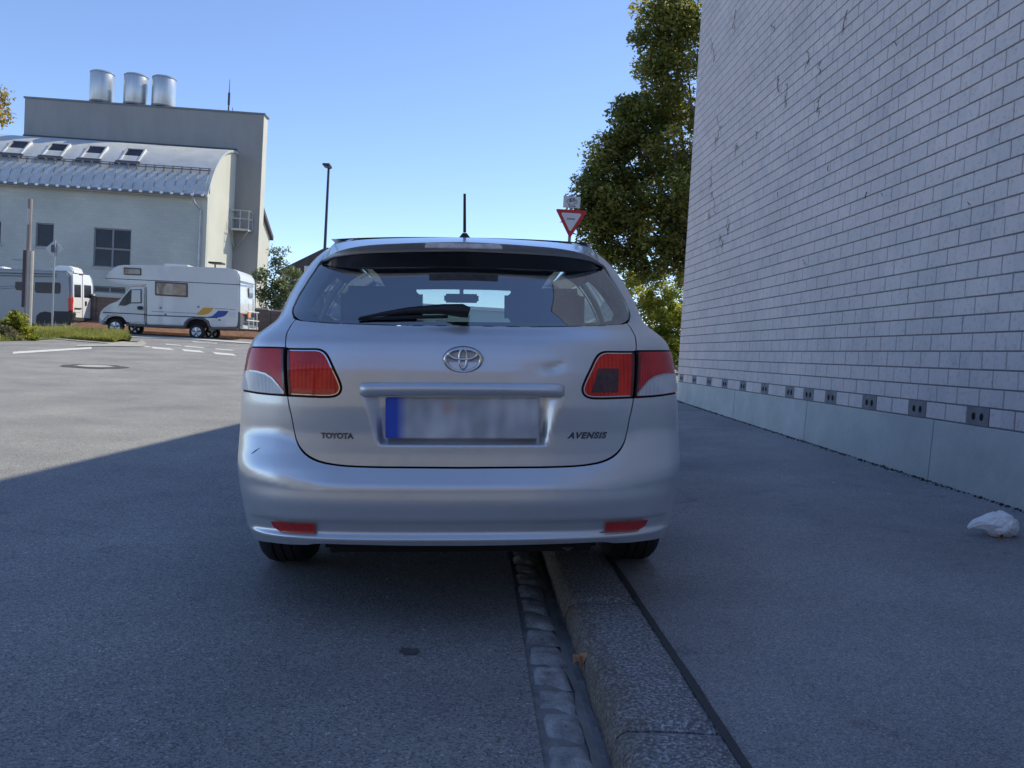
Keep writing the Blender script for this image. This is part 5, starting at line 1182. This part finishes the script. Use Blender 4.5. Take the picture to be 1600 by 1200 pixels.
for (a, b) in (((380,486),(399,488.5)), ((380,500),(399,502)), ((383,486),(383,514)), ((396,488),(396,515)), ((390,466),(390,512))):
    p_, q_ = atX(*a, RX), atX(*b, RX); bkr.tube([(RX+.14, p_[1], p_[2]), (RX+.14, q_[1], q_[2])], .025, 6)
bkr.build('bike_rack', M('rack_white', (.72, .72, .70), .4), mh_)
rear('awning_sign', [(382,488),(386,488.5),(386,496),(382,495.5)], .10, .16, M('sign_orange', (.75, .30, .12), .5)); rear('spare_cover', [(386.5,488.5),(391,489),(391,496),(386.5,495.5)], .15, .18, NAVY, .02)
rear('plate_panel', [(384,507),(394,508),(394,512),(384,511)], .12, .14, M('dark_plate', (.2, .2, .22), .5))
def vwheel(cx_, cz_, y, r0, parent, w_=.2):
    rt = bpy.data.objects.new('wheel', None); C.objects.link(rt); rt.parent = parent; rt.location = Vector((cx_, y, cz_))-parent.location
    b = MB(); b.lathe([(r0*.62, -w_/2), (r0*.92, -w_/2), (r0, -w_/2+.03), (r0, w_/2-.03), (r0*.92, w_/2), (r0*.62, w_/2)], (0, 0, 0), 32, 'y'); b.build('tyre', TYR, rt, smooth=True, local=True)
    r = MB(); r.lathe([(r0*.64, -w_/2-.005), (r0*.60, -w_/2-.01), (r0*.55, -w_/2+.04), (.02, -w_/2+.03)], (0, 0, 0), 28, 'y')
    for k in range(5):
        t_ = 2*math.pi*k/5+.3; r.tube([(.03*math.cos(t_), -w_/2-.01, .03*math.sin(t_)), (r0*.58*math.cos(t_), -w_/2-.012, r0*.58*math.sin(t_))], [.05, .045], 6)
    r.build('rim', ALLOY, rt, smooth=True, local=True)
    return rt
r_t = 11.6/39.1
for px, py in ((179, 510.2), (306.3, 518.6)):
    a = atY(px, py, MY); vwheel(a[0], a[2], MY+.15, r_t, mh_); vwheel(a[0]+.02, a[2], MY+MW-.2, r_t, mh_)
# ------------------------------------------------------------------ camper van
VY = 34.5; vo_ = atY(109, 516, VY); VX = atY(109, 470, VY)[0]
cv = thing('camper_van', 'silver-grey panel camper van with white rear doors and red tail lights, leftmost vehicle', 'van', (VX-3, VY+1, float(G(33))))
SILV = M('van_silver', (.25, .27, .30), .4, metal=.2, coat=.3); VWH = M('van_white', (.78, .78, .77), .3, coat=.5)
vb_ = [(109,512),(109.5,506),(110.5,440),(109,430),(106,424.6),(102,422.8),(60,421.4),(0,419),(-60,417),(-85,424),(-100,446),(-118,462),(-134,470),(-137,500),(-134,506)]
slab('van_body', vb_, VY, VY+2.05, SILV, cv, bevel=.07, Y=VY, seg=3)
VRX = VX+.02
def vrear(name, P, d0, d1, mat, bevel=0):
    pts = [atX(a, b, VRX) for a, b in P]; m_ = MB(); m_.prism([(p_[1], p_[2]) for p_ in pts], VRX+d0, VRX+d1, 'x'); return m_.build(name, mat, cv, bevel=bevel)
rd = vrear('rear_door', [(112,428),(126.5,429.2),(126.5,497),(112,496)], -.02, .05, VWH, .02); rd2 = vrear('rear_door', [(127.2,429.2),(139,430.4),(143,446),(143,498),(127.2,497)], -.02, .05, VWH, .02)
vrear('door_window', [(114,444.5),(124.5,445),(124.5,464.8),(114,464.3)], .04, .056, WGL, .004); vrear('door_window', [(129.5,445.3),(140.5,446),(141.3,466),(129.5,465)], .04, .056, WGL, .004)
vrear('high_brake_light', [(122.5,427.3),(128,427.6),(128,429.6),(122.5,429.3)], .03, .075, M('dark_red', (.10, .01, .015), .3), .005)
vrear('tail_lamp', [(108.2,465),(112,463.5),(112.5,471),(111,478),(112,487),(108.2,485)], -.05, .07, M('van_lamp_red', (.55, .03, .025), .25, coat=1), .01); vrear('tail_lamp', [(142,464),(145.5,466.5),(146,484),(142.8,485)], -.05, .07, M('van_lamp_red', (.55, .03, .025), .25, coat=1), .01)
vrear('door_handle', [(131,470.5),(133,470.6),(133,477.5),(131,477.3)], .05, .08, DARKP, .005); vrear('number_plate', [(114.5,483.5),(123.5,484.3),(123.5,488.3),(114.5,487.5)], .05, .062, M('plate_white', (.72, .72, .72), .4)); vrear('plate_light', [(114.5,480.6),(124.5,481.4),(124.5,483),(114.5,482.4)], .05, .09, DARKP)
vrear('rear_bumper', [(111,495),(144,498.2),(144,503.5),(111,501)], -.05, .10, M('bumper_dark', (.05, .05, .06), .6), .02)
slab('side_window', [(55,440.8),(93.5,441.6),(95,446),(94.5,457),(92,459),(56,457.5),(54,453)], VY-.012, VY+.01, WGL, cv, .01, VY); slab('side_window', [(24,440),(36,440.5),(36,454),(26,453.5),(23.5,450)], VY-.012, VY+.01, WGL, cv, .01, VY); slab('side_window', [(-60,438),(-10,439),(-10,455),(-60,454)], VY-.012, VY+.01, WGL, cv, .01, VY)
slab('lower_skirt', [(84,485.3),(109.5,486),(114,489),(112,500),(108,508),(84,506)], VY-.018, VY+.3, M('skirt_black', (.03, .03, .035), .6), cv, .02, VY)
slab('wheel_arch', [(56,506),(57,494),(62,488.5),(70,486.5),(79,488),(84,494),(85,506)], VY-.016, VY+.3, M('skirt_black', (.03, .03, .035), .6), cv, .01, VY)
for y_, w_ in ((427, 1.2), (431.3, .8)): slab('awning_rail', [(-40, y_-2.2), (88, y_+.9), (88, y_+.9+w_), (-40, y_-2.2+w_)], VY-.05, VY+.01, M('rail_dark', (.06, .065, .08), .5), cv, 0, VY)
for y_ in (445, 448.2): slab('stripe', [(0, y_+2.8), (52, y_-.6), (52, y_), (0, y_+3.6)], VY-.008, VY+.01, M('stripe_dark', (.08, .085, .10), .4), cv, 0, VY)
a = atY(88, 420, VY+1); b = atY(124, 420, VY+1); rm = MB(); rm.prism([(a[0], a[2]-.2), (a[0]+.12, a[2]+.04), (a[0]+.35, a[2]+.12), (b[0]-.15, a[2]+.12), (b[0], a[2]-.02), (b[0], a[2]-.2)], VY+.5, VY+1.4, 'y'); rm.build('roof_air_unit', VWH, cv, bevel=.05)
a = atY(-4, 420, VY+1); b = atY(19, 420, VY+1); rm = MB(); rm.prism([(a[0], a[2]-.2), (a[0]+.05, a[2]+.08), (b[0]-.1, a[2]+.08), (b[0], a[2]-.2)], VY+.5, VY+1.2, 'y'); rm.build('roof_hatch', VWH, cv, bevel=.04)
for px in (70, -95): a = atY(px, 507, VY); vwheel(a[0], a[2], VY+.14, .33, cv); vwheel(a[0], a[2], VY+1.85, .33, cv)
# ------------------------------------------------------------------ posts, signs, lamp
WOODP = M('weathered_wood', (.30, .25, .24), .9, var=.25, vs_=3, vstretch=(3, 3, .4)); STEEL = M('post_steel', (.40, .41, .42), .45, metal=.6)
PYY = 29.0
def lean_tube(b, p0, p1, r_, n=8): b.tube([p0, p1], r_, n)
g0 = atY(41, 500, PYY); g1 = atY(47, 311, PYY)
po = thing('utility_post', 'tall grey utility post with brown lower box, left of the diamond sign', 'post', (g0[0], PYY, g0[2]-.3))
b = MB(); b.tube([(g0[0], PYY, g0[2]-.5), (g0[0], PYY, g1[2])], .075, 10); b.build('post', WOODP, po, smooth=True)
b = MB(); b.tube([(g0[0]+.11, PYY-.05, g0[2]-.5), (g0[0]+.11, PYY-.05, atY(44, 392, PYY)[2])], .10, 10); b.build('lower_post', M('pale_concrete_post', (.46, .42, .38), .85, var=.12, vs_=3), po, smooth=True)
zz0 = atY(38, 480, PYY)[2]; zz1 = atY(40, 391, PYY)[2]; bx('cable_box', g0[0]-.16, g0[0]-.05, PYY-.06, PYY+.10, zz0, zz1, M('box_brown', (.10, .075, .08), .8), po, .01)
zz = atY(30, 406, PYY)[2]; b = MB(); b.tube([(g0[0]-.55, PYY, zz), (g0[0]-.05, PYY, zz)], .03, 6); b.tube([(g0[0], PYY-.09, g1[2]-.35), (g0[0], PYY-.09, g1[2]-.9)], .03, 6); b.build('bracket', STEEL, po)
s0 = atY(81.5, 503, PYY); s1 = atY(85.5, 377, PYY)
sp_ = thing('diamond_sign', 'diamond road sign on a thin grey pole, seen from its back', 'sign', (s0[0], PYY, s0[2]-.3))
b = MB(); b.tube([(s0[0], PYY, s0[2]-.5), (s0[0], PYY, s1[2]+.05)], .033, 8); b.build('pole', STEEL, sp_, smooth=True)
c0 = atY(84, 388.5, PYY); b = MB(); hd = .31; b.prism([(c0[0]-hd, c0[2]), (c0[0], c0[2]-hd), (c0[0]+hd, c0[2]), (c0[0], c0[2]+hd)], PYY+.045, PYY+.052, 'y'); dp_ = b.build('sign_plate', M('sign_back', (.58, .60, .60), .5, metal=.2), sp_)
b = MB(); b.box(c0[0]-.07, c0[0]+.05, PYY-.045, PYY+.045, c0[2]-.13, c0[2]+.13); b.build('clamp', M('clamp_dark', (.10, .11, .13), .6), sp_)
# yield sign with bicycle plate
YY = 15.0; YS = thing('give_way_sign', 'red and white triangular give way sign with bicycle plate above, right behind the car', 'sign', (atY(889, 380, YY)[0], YY, float(G(YY))))
A = atY(867.5, 328.5, YY); B = atY(917.5, 328.5, YY); Cc = atY(890.5, 378, YY)
cxm = (A[0]+B[0])/2; hw_ = (B[0]-A[0])/2; zt_ = (A[2]+B[2])/2; zb_ = zt_-hw_*1.78
def tri(k, y0, y1, mat, name, par, shift=0):
    cz = zt_-hw_*2/1.732*.5; P = []
    base = [(cxm-hw_, zt_), (cxm+hw_, zt_), (cxm, zb_)]; cc = (cxm, (zt_*2+zb_)/3); out = []
    for i in range(3):
        p0, p1, p2 = [np.array(base[(i+q) % 3]) for q in (-1, 0, 1)]; cpt = np.array(cc); f_ = lambda p: cpt+(p-cpt)*k
        a, b_, c = f_(p0), f_(p1), f_(p2); r_ = .045
        u = (a-b_)/np.linalg.norm(a-b_); v = (c-b_)/np.linalg.norm(c-b_)
        for s_ in (0, .33, .66, 1): out.append(tuple((b_+u*r_)*(1-s_)**2+2*b_*s_*(1-s_)+(b_+v*r_)*s_**2))
    m_ = MB(); m_.prism(out, y0, y1, 'y'); return m_.build(name, mat, par)
tr_ = tri(1.0, YY-.044, YY-.036, M('sign_red', (.52, .025, .03), .4), 'sign_plate', YS)
tri(.66, YY-.0465, YY-.0445, M('sign_white', (.66, .66, .68), .45), 'white_field', tr_)
bx('word_strip', cxm-.075, cxm+.075, YY-.0485, YY-.0468, atY(890, 344, YY)[2], atY(890, 341.2, YY)[2], M('sign_grey_print', (.26, .27, .33), .5), tr_)
pl0 = atY(880.5, 306.5, YY); pl1 = atY(906, 326.5, YY); bp_ = bx('bicycle_plate', pl0[0], pl1[0], YY-.044, YY-.036, pl1[2], pl0[2], M('sign_white', (.66, .66, .68), .45), YS, .004)
BK = M('print_black', (.03, .03, .035), .5); b = MB()
bcx = (pl0[0]+pl1[0])/2; bw = pl1[0]-pl0[0]; bz = pl0[2]-.085
def ln(a, c, r_=.0045): b.tube([(bcx+a[0], YY-.046, bz+a[1]), (bcx+c[0], YY-.046, bz+c[1])], r_, 5)
for sx_ in (-.062, .062): b.tube([(bcx+sx_+.034*math.cos(t_), YY-.046, bz-.012+.034*math.sin(t_)) for t_ in np.linspace(0, 2*math.pi, 21)], .0038, 5)
ln((-.062, -.012), (-.03, .035)); ln((-.03, .035), (.03, .035)); ln((.03, .035), (0, -.012)); ln((0, -.012), (-.03, .035)); ln((-.062, -.012), (0, -.012)); ln((.062, -.012), (.028, .05)); ln((.015, .052), (.045, .052)); ln((-.045, .042), (-.015, .042))
b.box(bcx-.055, bcx+.055, YY-.047, YY-.0445, bz-.080, bz-.072); b.box(bcx-.055, bcx+.055, YY-.047, YY-.0445, bz-.106, bz-.098)
for s_, z in ((-1, bz-.076), (1, bz-.102)): b.prism([(bcx+s_*.075, z), (bcx+s_*.045, z+.014), (bcx+s_*.045, z-.014)], YY-.048, YY-.0443, 'y')
b.build('bicycle_symbol', BK, bp_)
b = MB(); b.tube([(cxm, YY, float(G(YY))-.1), (cxm, YY, pl0[2]+.04)], .030, 10); b.build('pole', M('pole_grey', (.22, .23, .25), .5, metal=.5), YS, smooth=True)
# lamp post
LY = 32.0; l0 = atY(507, 400, LY); l1 = atY(514.5, 262, LY); lt = thing('street_lamp', 'slim dark street lamp with small flat head, standing beyond the car', 'lamp', (l0[0], LY, float(G(LY))))
b = MB(); b.tube([(l0[0], LY, float(G(LY))-.1), (l0[0], LY, l1[2])], [.075, .045], 10); b.build('pole', M('lamp_dark', (.03, .035, .05), .45), lt, smooth=True)
b = MB(); b.prism([(l0[0]-.17, l1[2]-.00), (l0[0]-.15, l1[2]+.06), (l0[0]+.12, l1[2]+.07), (l0[0]+.13, l1[2]-.02), (l0[0]+.03, l1[2]-.06)], LY-.5, LY+.05, 'y'); b.build('lamp_head', M('lamp_dark', (.03, .035, .05), .45), lt, bevel=.015)
# ------------------------------------------------------------------ plastic bag and leaf
bp = np.array([2.85, 4.18, 0]); bp[2] = PZ(bp[0], bp[1]); BGM = M('white_plastic', (.85, .85, .86), .38, var=.10, vs_=14, coat=.15, bump=.25, bs=45)
V = []; F = []; nr, ns = 34, 84
s_px = bp[1]/FPX
ax_ = [(-40, 13.5, 2.0, 2.0), (-38.5, 13.8, 3.2, 3.4), (-34, 17.5, 5.0, 5.2), (-28, 20.5, 7.6, 7.6), (-20, 22, 10, 10), (-10, 22, 14, 15), (0, 21.5, 18, 20), (12, 21.5, 19, 21), (24, 20.5, 18, 20), (32, 19, 15, 17), (38, 17, 10, 12), (41, 16, 4.5, 6), (41.8, 15.5, .3, .3)]
ap = catmull(np.array(ax_, float), 7)
for i, (x, z, ry_, rz_) in enumerate(ap):
    for k in range(ns):
        t_ = 2*math.pi*k/ns; fold = 1+.10*math.sin(t_*7+x*.10)*max(0, (8-x)/48)+.16*mnoise.noise(Vector((x*.06, math.cos(t_)*1.6, math.sin(t_)*1.6)))+.10*mnoise.noise(Vector((x*.16, math.cos(t_)*4, math.sin(t_)*4)))-.16*abs(mnoise.noise(Vector((x*.13, math.cos(t_)*3.1+5, math.sin(t_)*3.1))))-.10*abs(mnoise.noise(Vector((x*.30, math.cos(t_)*7, math.sin(t_)*7+3))))+.08
        zz = z+rz_*fold*math.sin(t_); zz = max(zz, .4 + (1.0 if x < -5 else 0)) if x > -12 else zz
        V.append((bp[0]+x*s_px, bp[1]+ry_*1.15*fold*math.cos(t_)*s_px, bp[2]+zz*s_px*.93))
m_ = len(ap)
for i in range(m_-1):
    for k in range(ns): F.append((i*ns+k, i*ns+(k+1) % ns, (i+1)*ns+(k+1) % ns, (i+1)*ns+k))
F += [tuple(range(ns))[::-1], tuple((m_-1)*ns+k for k in range(ns))]
bag = thing('plastic_bag', 'crumpled white plastic bag with knotted end lying on the pavement by the wall', 'bag', bp)
mesh_obj('bag_body', V, F, BGM, bag, smooth=True)
b = MB(); fz = bp[2]; fx = bp[0]+3*s_px; fy_ = bp[1]-23*s_px
for q in range(5): b.add([(fx+random.uniform(-.02, .01), fy_, fz+random.uniform(.002, .03)) for _ in range(4)], [(0, 1, 2, 3)])
b.prism([(fx-.014, fz+.002), (fx-.002, fz+.018), (fx+.018, fz+.003), (fx+.010, fz+.001)], fy_+.004, fy_+.014, 'y'); b.build('torn_patch', M('brown_residue', (.32, .19, .08), .8), bag)
lf = np.array([.408, 2.62, float(G(2.6))-.004]); V = []; F = []; prof = [0, .35, .75, 1, .8, .95, .5, .12]
for i, wv in enumerate(prof):
    u = i/(len(prof)-1); V += [(lf[0]-.016*wv+.012*math.sin(u*5), lf[1]+.060*u, lf[2]+.012+.030*math.sin(u*3)+.012*wv), (lf[0]+.0+.012*math.sin(u*5), lf[1]+.060*u, lf[2]+.006+.022*math.sin(u*3)), (lf[0]+.018*wv+.012*math.sin(u*5), lf[1]+.060*u, lf[2]+.020+.030*math.sin(u*3)+.010*wv)]
    if i:
        for q in range(2): F.append((3*i-3+q, 3*i-2+q, 3*i+1+q, 3*i+q))
o = mesh_obj('fallen_leaf', V, F, M('dry_leaf', (.42, .22, .12), .7, var=.4, vs_=60)); tag(o, 'curled dry brown leaf lying in the gutter against the kerb', 'leaf'); recentre(o)
for pxl, pyl in ((1566.5, 811), (1389, 772), (1303, 755)):
    r_ = ray(pxl, pyl); y = 3.0
    for _ in range(40): y = (1.05-PZ(r_[0]/r_[1]*y, y))/(-r_[2]/r_[1])
    x = r_[0]/r_[1]*y; z = PZ(x, y); b = MB(); b.prism([(x-.012, z+.001), (x-.004, z+.006), (x+.010, z+.005), (x+.013, z+.001)], y-.006, y+.007, 'y'); o = b.build('paper_scrap', M('scrap_white', (.7, .7, .68), .8)); recentre(o)
    tag(o, {1566.5: 'tiny white paper scrap on the pavement just above the bag', 1389: 'tiny pale scrap at the foot of the plinth, left of the bag', 1303: 'tiny pale scrap near the plinth, farther from the bag'}[pxl], 'scrap', 'scraps on the pavement')

# ------------------------------------------------------------------ vegetation
def leafmat(name, c1, c2, trans=.35):
    m = bpy.data.materials.new(name); m.use_nodes = True; t = m.node_tree; b = t.nodes['Principled BSDF']; L = t.links.new
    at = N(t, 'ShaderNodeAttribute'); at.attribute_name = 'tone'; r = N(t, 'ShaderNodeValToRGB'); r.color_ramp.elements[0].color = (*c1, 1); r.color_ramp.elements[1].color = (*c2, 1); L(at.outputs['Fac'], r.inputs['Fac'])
    L(r.outputs[0], b.inputs['Base Color']); b.inputs['Roughness'].default_value = .45; b.inputs['Specular IOR Level'].default_value = .4
    tl = N(t, 'ShaderNodeBsdfTranslucent'); hs = N(t, 'ShaderNodeHueSaturation'); hs.inputs['Value'].default_value = 1.5; L(r.outputs[0], hs.inputs['Color']); L(hs.outputs[0], tl.inputs[0])
    mx = N(t, 'ShaderNodeMixShader'); mx.inputs[0].default_value = trans; o = t.nodes['Material Output']; L(b.outputs[0], mx.inputs[1]); L(tl.outputs[0], mx.inputs[2]); L(mx.outputs[0], o.inputs[0]); return m
def leaves(name, clumps, per, size, mat, parent=None, asp=.5, seed=1, kind=False, yellow=0.0):
    rg = np.random.default_rng(seed); Ps = []; T = []
    for c in clumps:
        n = max(6, int(per*c[3]**1.6)); d = rg.normal(size=(n, 3)); d /= np.linalg.norm(d, axis=1, keepdims=True); r = rg.random(n)**.45
        Ps.append(np.array(c[:3])+d*r[:, None]*c[3]*np.array([1, 1, .8])); T.append(np.clip(rg.normal(c[4] if len(c) > 4 else .45, .22, n), 0, 1))
    P = np.concatenate(Ps); T = np.concatenate(T); n = len(P)
    a = rg.normal(size=(n, 3)); a[:, 2] *= .6; a /= np.linalg.norm(a, axis=1, keepdims=True)
    up = rg.normal(size=(n, 3)); up[:, 2] += 1.1; b = np.cross(a, up); b /= np.linalg.norm(b, axis=1, keepdims=True)+1e-9; nn = np.cross(a, b)
    s = size*rg.uniform(.6, 1.25, n)[:, None]
    v0 = P-a*s*.5; v2 = P+a*s*.5; v1 = P+b*s*asp*.5+nn*s*.10; v3 = P-b*s*asp*.5+nn*s*.10
    V = np.stack([v0, v1, v2, v3], 1).reshape(-1, 3)
    if parent is not None: V = V-np.array(wloc(parent))
    me = bpy.data.meshes.new(name); me.vertices.add(4*n); me.vertices.foreach_set('co', V.ravel()); me.loops.add(4*n); me.loops.foreach_set('vertex_index', np.arange(4*n)); me.polygons.add(n); me.polygons.foreach_set('loop_start', np.arange(n)*4)
    me.update(calc_edges=True); me.materials.append(mat)
    at = me.attributes.new('tone', 'FLOAT', 'FACE'); at.data.foreach_set('value', T.astype(np.float32))
    o = bpy.data.objects.new(name, me); C.objects.link(o)
    if parent is not None: o.parent = parent
    return o
BARK = M('bark', (.11, .09, .07), .95, var=.35, vs_=6, bump=.6, bs=14)
def pxsphere(px, py, pr, Y, rg, n, r0, r1, jy=1.0, tone=.45, shell=.35):
    out = []; c = atY(px, py, Y); R_ = pr*Y/FPX
    for _ in range(n):
        d = rg.normal(size=3); d /= np.linalg.norm(d); r = R_*(shell+(1-shell)*rg.random())
        out.append((c[0]+d[0]*r, Y+d[1]*r*jy, c[2]+d[2]*r, rg.uniform(r0, r1), np.clip(rg.normal(tone, .14), 0, 1)))
    return out
def limbs(parent, base, clumps, rg, r0=.2, k=18, fork=.45):
    tp = np.mean([c[:3] for c in clumps], 0); b = MB(); f = np.array(base)+(tp-np.array(base))*fork; f[:2] = np.array(base)[:2]+(tp[:2]-np.array(base)[:2])*.25
    b.tube([base, (np.array(base)+f)/2+rg.normal(size=3)*.05, f], [r0, r0*.8, r0*.6], 10); b.build('trunk', BARK, parent, smooth=True)
    b = MB()
    for c in [clumps[i] for i in rg.choice(len(clumps), min(k, len(clumps)), replace=False)]:
        e = np.array(c[:3]); m_ = f*.5+e*.5+rg.normal(size=3)*np.linalg.norm(e-f)*.08; b.tube([f-np.array([0, 0, .1]), m_, e], [r0*.4, r0*.2, r0*.06], 6)
    b.build('limb', BARK, parent, smooth=True)
rg = np.random.default_rng(11)
LM1 = leafmat('chestnut_leaves', (.075, .115, .025), (.36, .31, .075), .58); LM2 = leafmat('bush_leaves', (.10, .15, .02), (.42, .40, .07), .6); LM3 = leafmat('small_tree_leaves', (.05, .085, .035), (.26, .29, .13), .4); LM4 = leafmat('yellow_leaves', (.10, .11, .02), (.42, .30, .05), .5)
# big tree at the end of the wall
TYY = 23.0; tl = atY(1120, 560, TYY)
big = thing('chestnut_tree', 'tall dark green tree rising behind the end of the block wall', 'tree', (tl[0], TYY, float(G(TYY))))
cl = []
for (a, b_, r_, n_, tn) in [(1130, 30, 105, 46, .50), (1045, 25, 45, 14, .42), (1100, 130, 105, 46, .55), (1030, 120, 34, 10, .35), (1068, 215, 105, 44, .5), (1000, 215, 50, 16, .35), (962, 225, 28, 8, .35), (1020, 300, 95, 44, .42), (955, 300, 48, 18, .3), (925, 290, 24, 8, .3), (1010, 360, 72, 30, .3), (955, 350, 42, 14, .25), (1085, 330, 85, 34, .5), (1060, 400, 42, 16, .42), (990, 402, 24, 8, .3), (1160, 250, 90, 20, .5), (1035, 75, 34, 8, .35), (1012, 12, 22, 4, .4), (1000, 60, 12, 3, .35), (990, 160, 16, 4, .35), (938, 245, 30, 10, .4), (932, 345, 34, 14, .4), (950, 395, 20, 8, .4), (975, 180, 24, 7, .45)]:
    cl += pxsphere(a, b_, r_, TYY, rg, n_, .34, .62, 1.0, tn)
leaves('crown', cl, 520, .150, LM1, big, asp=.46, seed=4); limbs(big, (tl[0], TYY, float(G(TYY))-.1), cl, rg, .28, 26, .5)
def bush(name, lab, cat, balls, Y, per, size, mat, seed, r0=.18, r1=.36, base=None, group=None, tr=.05, shell=.2):
    rg_ = np.random.default_rng(seed); cl = []
    for q in balls: cl += pxsphere(*q[:3], Y, rg_, q[3], r0, r1, 1.0, q[4], shell)
    x = base if base is not None else atY(balls[0][0], balls[0][1], Y)[0]
    th = thing(name, lab, cat, (x, Y, float(G(Y))), group); leaves('foliage' if cat != 'tree' else 'crown', cl, per, size, mat, th, seed=seed)
    limbs(th, (x, Y, float(G(Y))-.1), cl, rg_, tr, 12); return th
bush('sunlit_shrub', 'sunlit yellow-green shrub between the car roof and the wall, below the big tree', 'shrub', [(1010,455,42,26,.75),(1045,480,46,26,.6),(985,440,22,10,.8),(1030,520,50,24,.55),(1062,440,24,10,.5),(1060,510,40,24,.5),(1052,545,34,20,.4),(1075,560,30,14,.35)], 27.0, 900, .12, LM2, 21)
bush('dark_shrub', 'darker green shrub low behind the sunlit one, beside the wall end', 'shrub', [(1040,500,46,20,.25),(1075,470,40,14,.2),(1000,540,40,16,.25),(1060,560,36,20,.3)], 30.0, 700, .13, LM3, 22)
bush('small_tree', 'small loose pale green tree standing behind the motorhome, right of the tower', 'tree', [(434,445,33,34,.55),(452,462,28,22,.5),(412,462,26,22,.5),(432,408,16,10,.6),(455,425,16,8,.6),(408,432,12,6,.55),(436,478,20,12,.4),(466,434,10,4,.5),(430,396,7,3,.6),(444,393,5,2,.6)], 38.5, 260, .15, LM3, 23, .22, .42, base=atY(437, 490, 38.5)[0], tr=.10, shell=.1)
bush('yellowing_tree', 'yellow-green tree just outside the left edge, only leaf tips showing', 'tree', [(-75,165,72,60,.55),(-6,150,9,4,.6),(-2,182,8,4,.7),(-90,260,70,40,.5)], 24.0, 420, .12, LM4, 24, .25, .45, base=atY(-90, 500, 24.0)[0], tr=.14)
bush('leafy_bush', 'leafy green bush at the left edge in front of the utility post', 'shrub', [(28,505,17,20,.55),(40,520,14,14,.6),(18,512,14,12,.45),(48,530,7,5,.55),(22,492,8,5,.5)], 25.5, 900, .12, LM2, 25, .10, .2, tr=.03)
bush('clipped_hedge', 'dull grey-brown hedge at the left edge beside the leafy bush', 'hedge', [(-5,518,20,20,.35),(12,520,16,14,.35),(-40,515,30,30,.4),(25,528,9,6,.4)], 25.0, 1100, .07, leafmat('hedge_leaves', (.10, .095, .05), (.30, .27, .17), .25), 26, .10, .2, tr=.03)
# verge mound and grass blades
GM = M('verge_soil', (.10, .12, .04), .95, var=.4, vs_=3)
vp = [(-200,531),(-60,531),(0,532.5),(45,531.5),(56,524.5),(110,530),(170,534.5),(205,536.2),(214,534.6),(216,531.5)]
front = [atG(a, b_, .02) for a, b_ in vp]; V = []; F = []
xsv = np.linspace(front[0][0], front[-1][0], 60); yf = np.interp(xsv, [p_[0] for p_ in front], [p_[1] for p_ in front])
ybk = np.interp(xsv, [xsv[0], atG(120,529)[0], front[-1][0]], [31.0, 30.8, yf[-1]+1.2])
def vz(x, y, k): return float(G(y))+.02+.10*math.sin(math.pi*k)**.7
for i, x in enumerate(xsv):
    for j in range(7): k = j/6; y = yf[i]+(ybk[i]-yf[i])*k; V.append((x, y, vz(x, y, k)))
for i in range(59):
    for j in range(6): F.append((i*7+j, (i+1)*7+j, (i+1)*7+j+1, i*7+j+1))
struct('verge', V, F, GM, smooth=True)
rg = np.random.default_rng(5); n = 42000; xi = rg.random(n); X = xsv[0]+(xsv[-1]-xsv[0])*(1-(1-xi)**1.6*.999); k = rg.random(n)
Yf = np.interp(X, xsv, yf); Yb = np.interp(X, xsv, ybk); Y = Yf+(Yb-Yf)*k; Z = G(Y)+.02+.10*np.sin(np.pi*k)**.7
patch = np.array([mnoise.noise(Vector((x*.7, y*.7, 1))) for x, y in zip(X, Y)])
H = .62*(.13+.14*np.clip(patch+.4, 0, 1)+.14*rg.random(n)*np.clip(k*3, .4, 1))*(.55+.45*np.clip((X-xsv[0])/(-14-xsv[0])*0+1, 0, 1)); H[rg.random(n) < .04] *= 1.7
A_ = rg.random(n)*2*np.pi; wd = .012+.012*rg.random(n); lean = rg.normal(size=(n, 2))*.35*H[:, None]
v0 = np.stack([X-np.cos(A_)*wd, Y-np.sin(A_)*wd, Z-.02], 1); v1 = np.stack([X+np.cos(A_)*wd, Y+np.sin(A_)*wd, Z-.02], 1); v2 = np.stack([X+lean[:, 0], Y+lean[:, 1], Z+H], 1)
V = np.stack([v0, v1, v2], 1).reshape(-1, 3); me = bpy.data.meshes.new('grass'); me.vertices.add(3*n); me.vertices.foreach_set('co', V.ravel()); me.loops.add(3*n); me.loops.foreach_set('vertex_index', np.arange(3*n)); me.polygons.add(n); me.polygons.foreach_set('loop_start', np.arange(n)*3); me.update(calc_edges=True)
at = me.attributes.new('tone', 'FLOAT', 'FACE'); at.data.foreach_set('value', np.clip(.5+patch*.6+rg.normal(size=n)*.2, 0, 1).astype(np.float32)); me.materials.append(leafmat('grass_blades', (.13, .17, .03), (.46, .42, .13), .45))
o = bpy.data.objects.new('grass', me); C.objects.link(o); o['kind'] = 'stuff'; o['label'] = 'sunlit yellow-green grass on the verge before the campers'; o['category'] = 'grass'
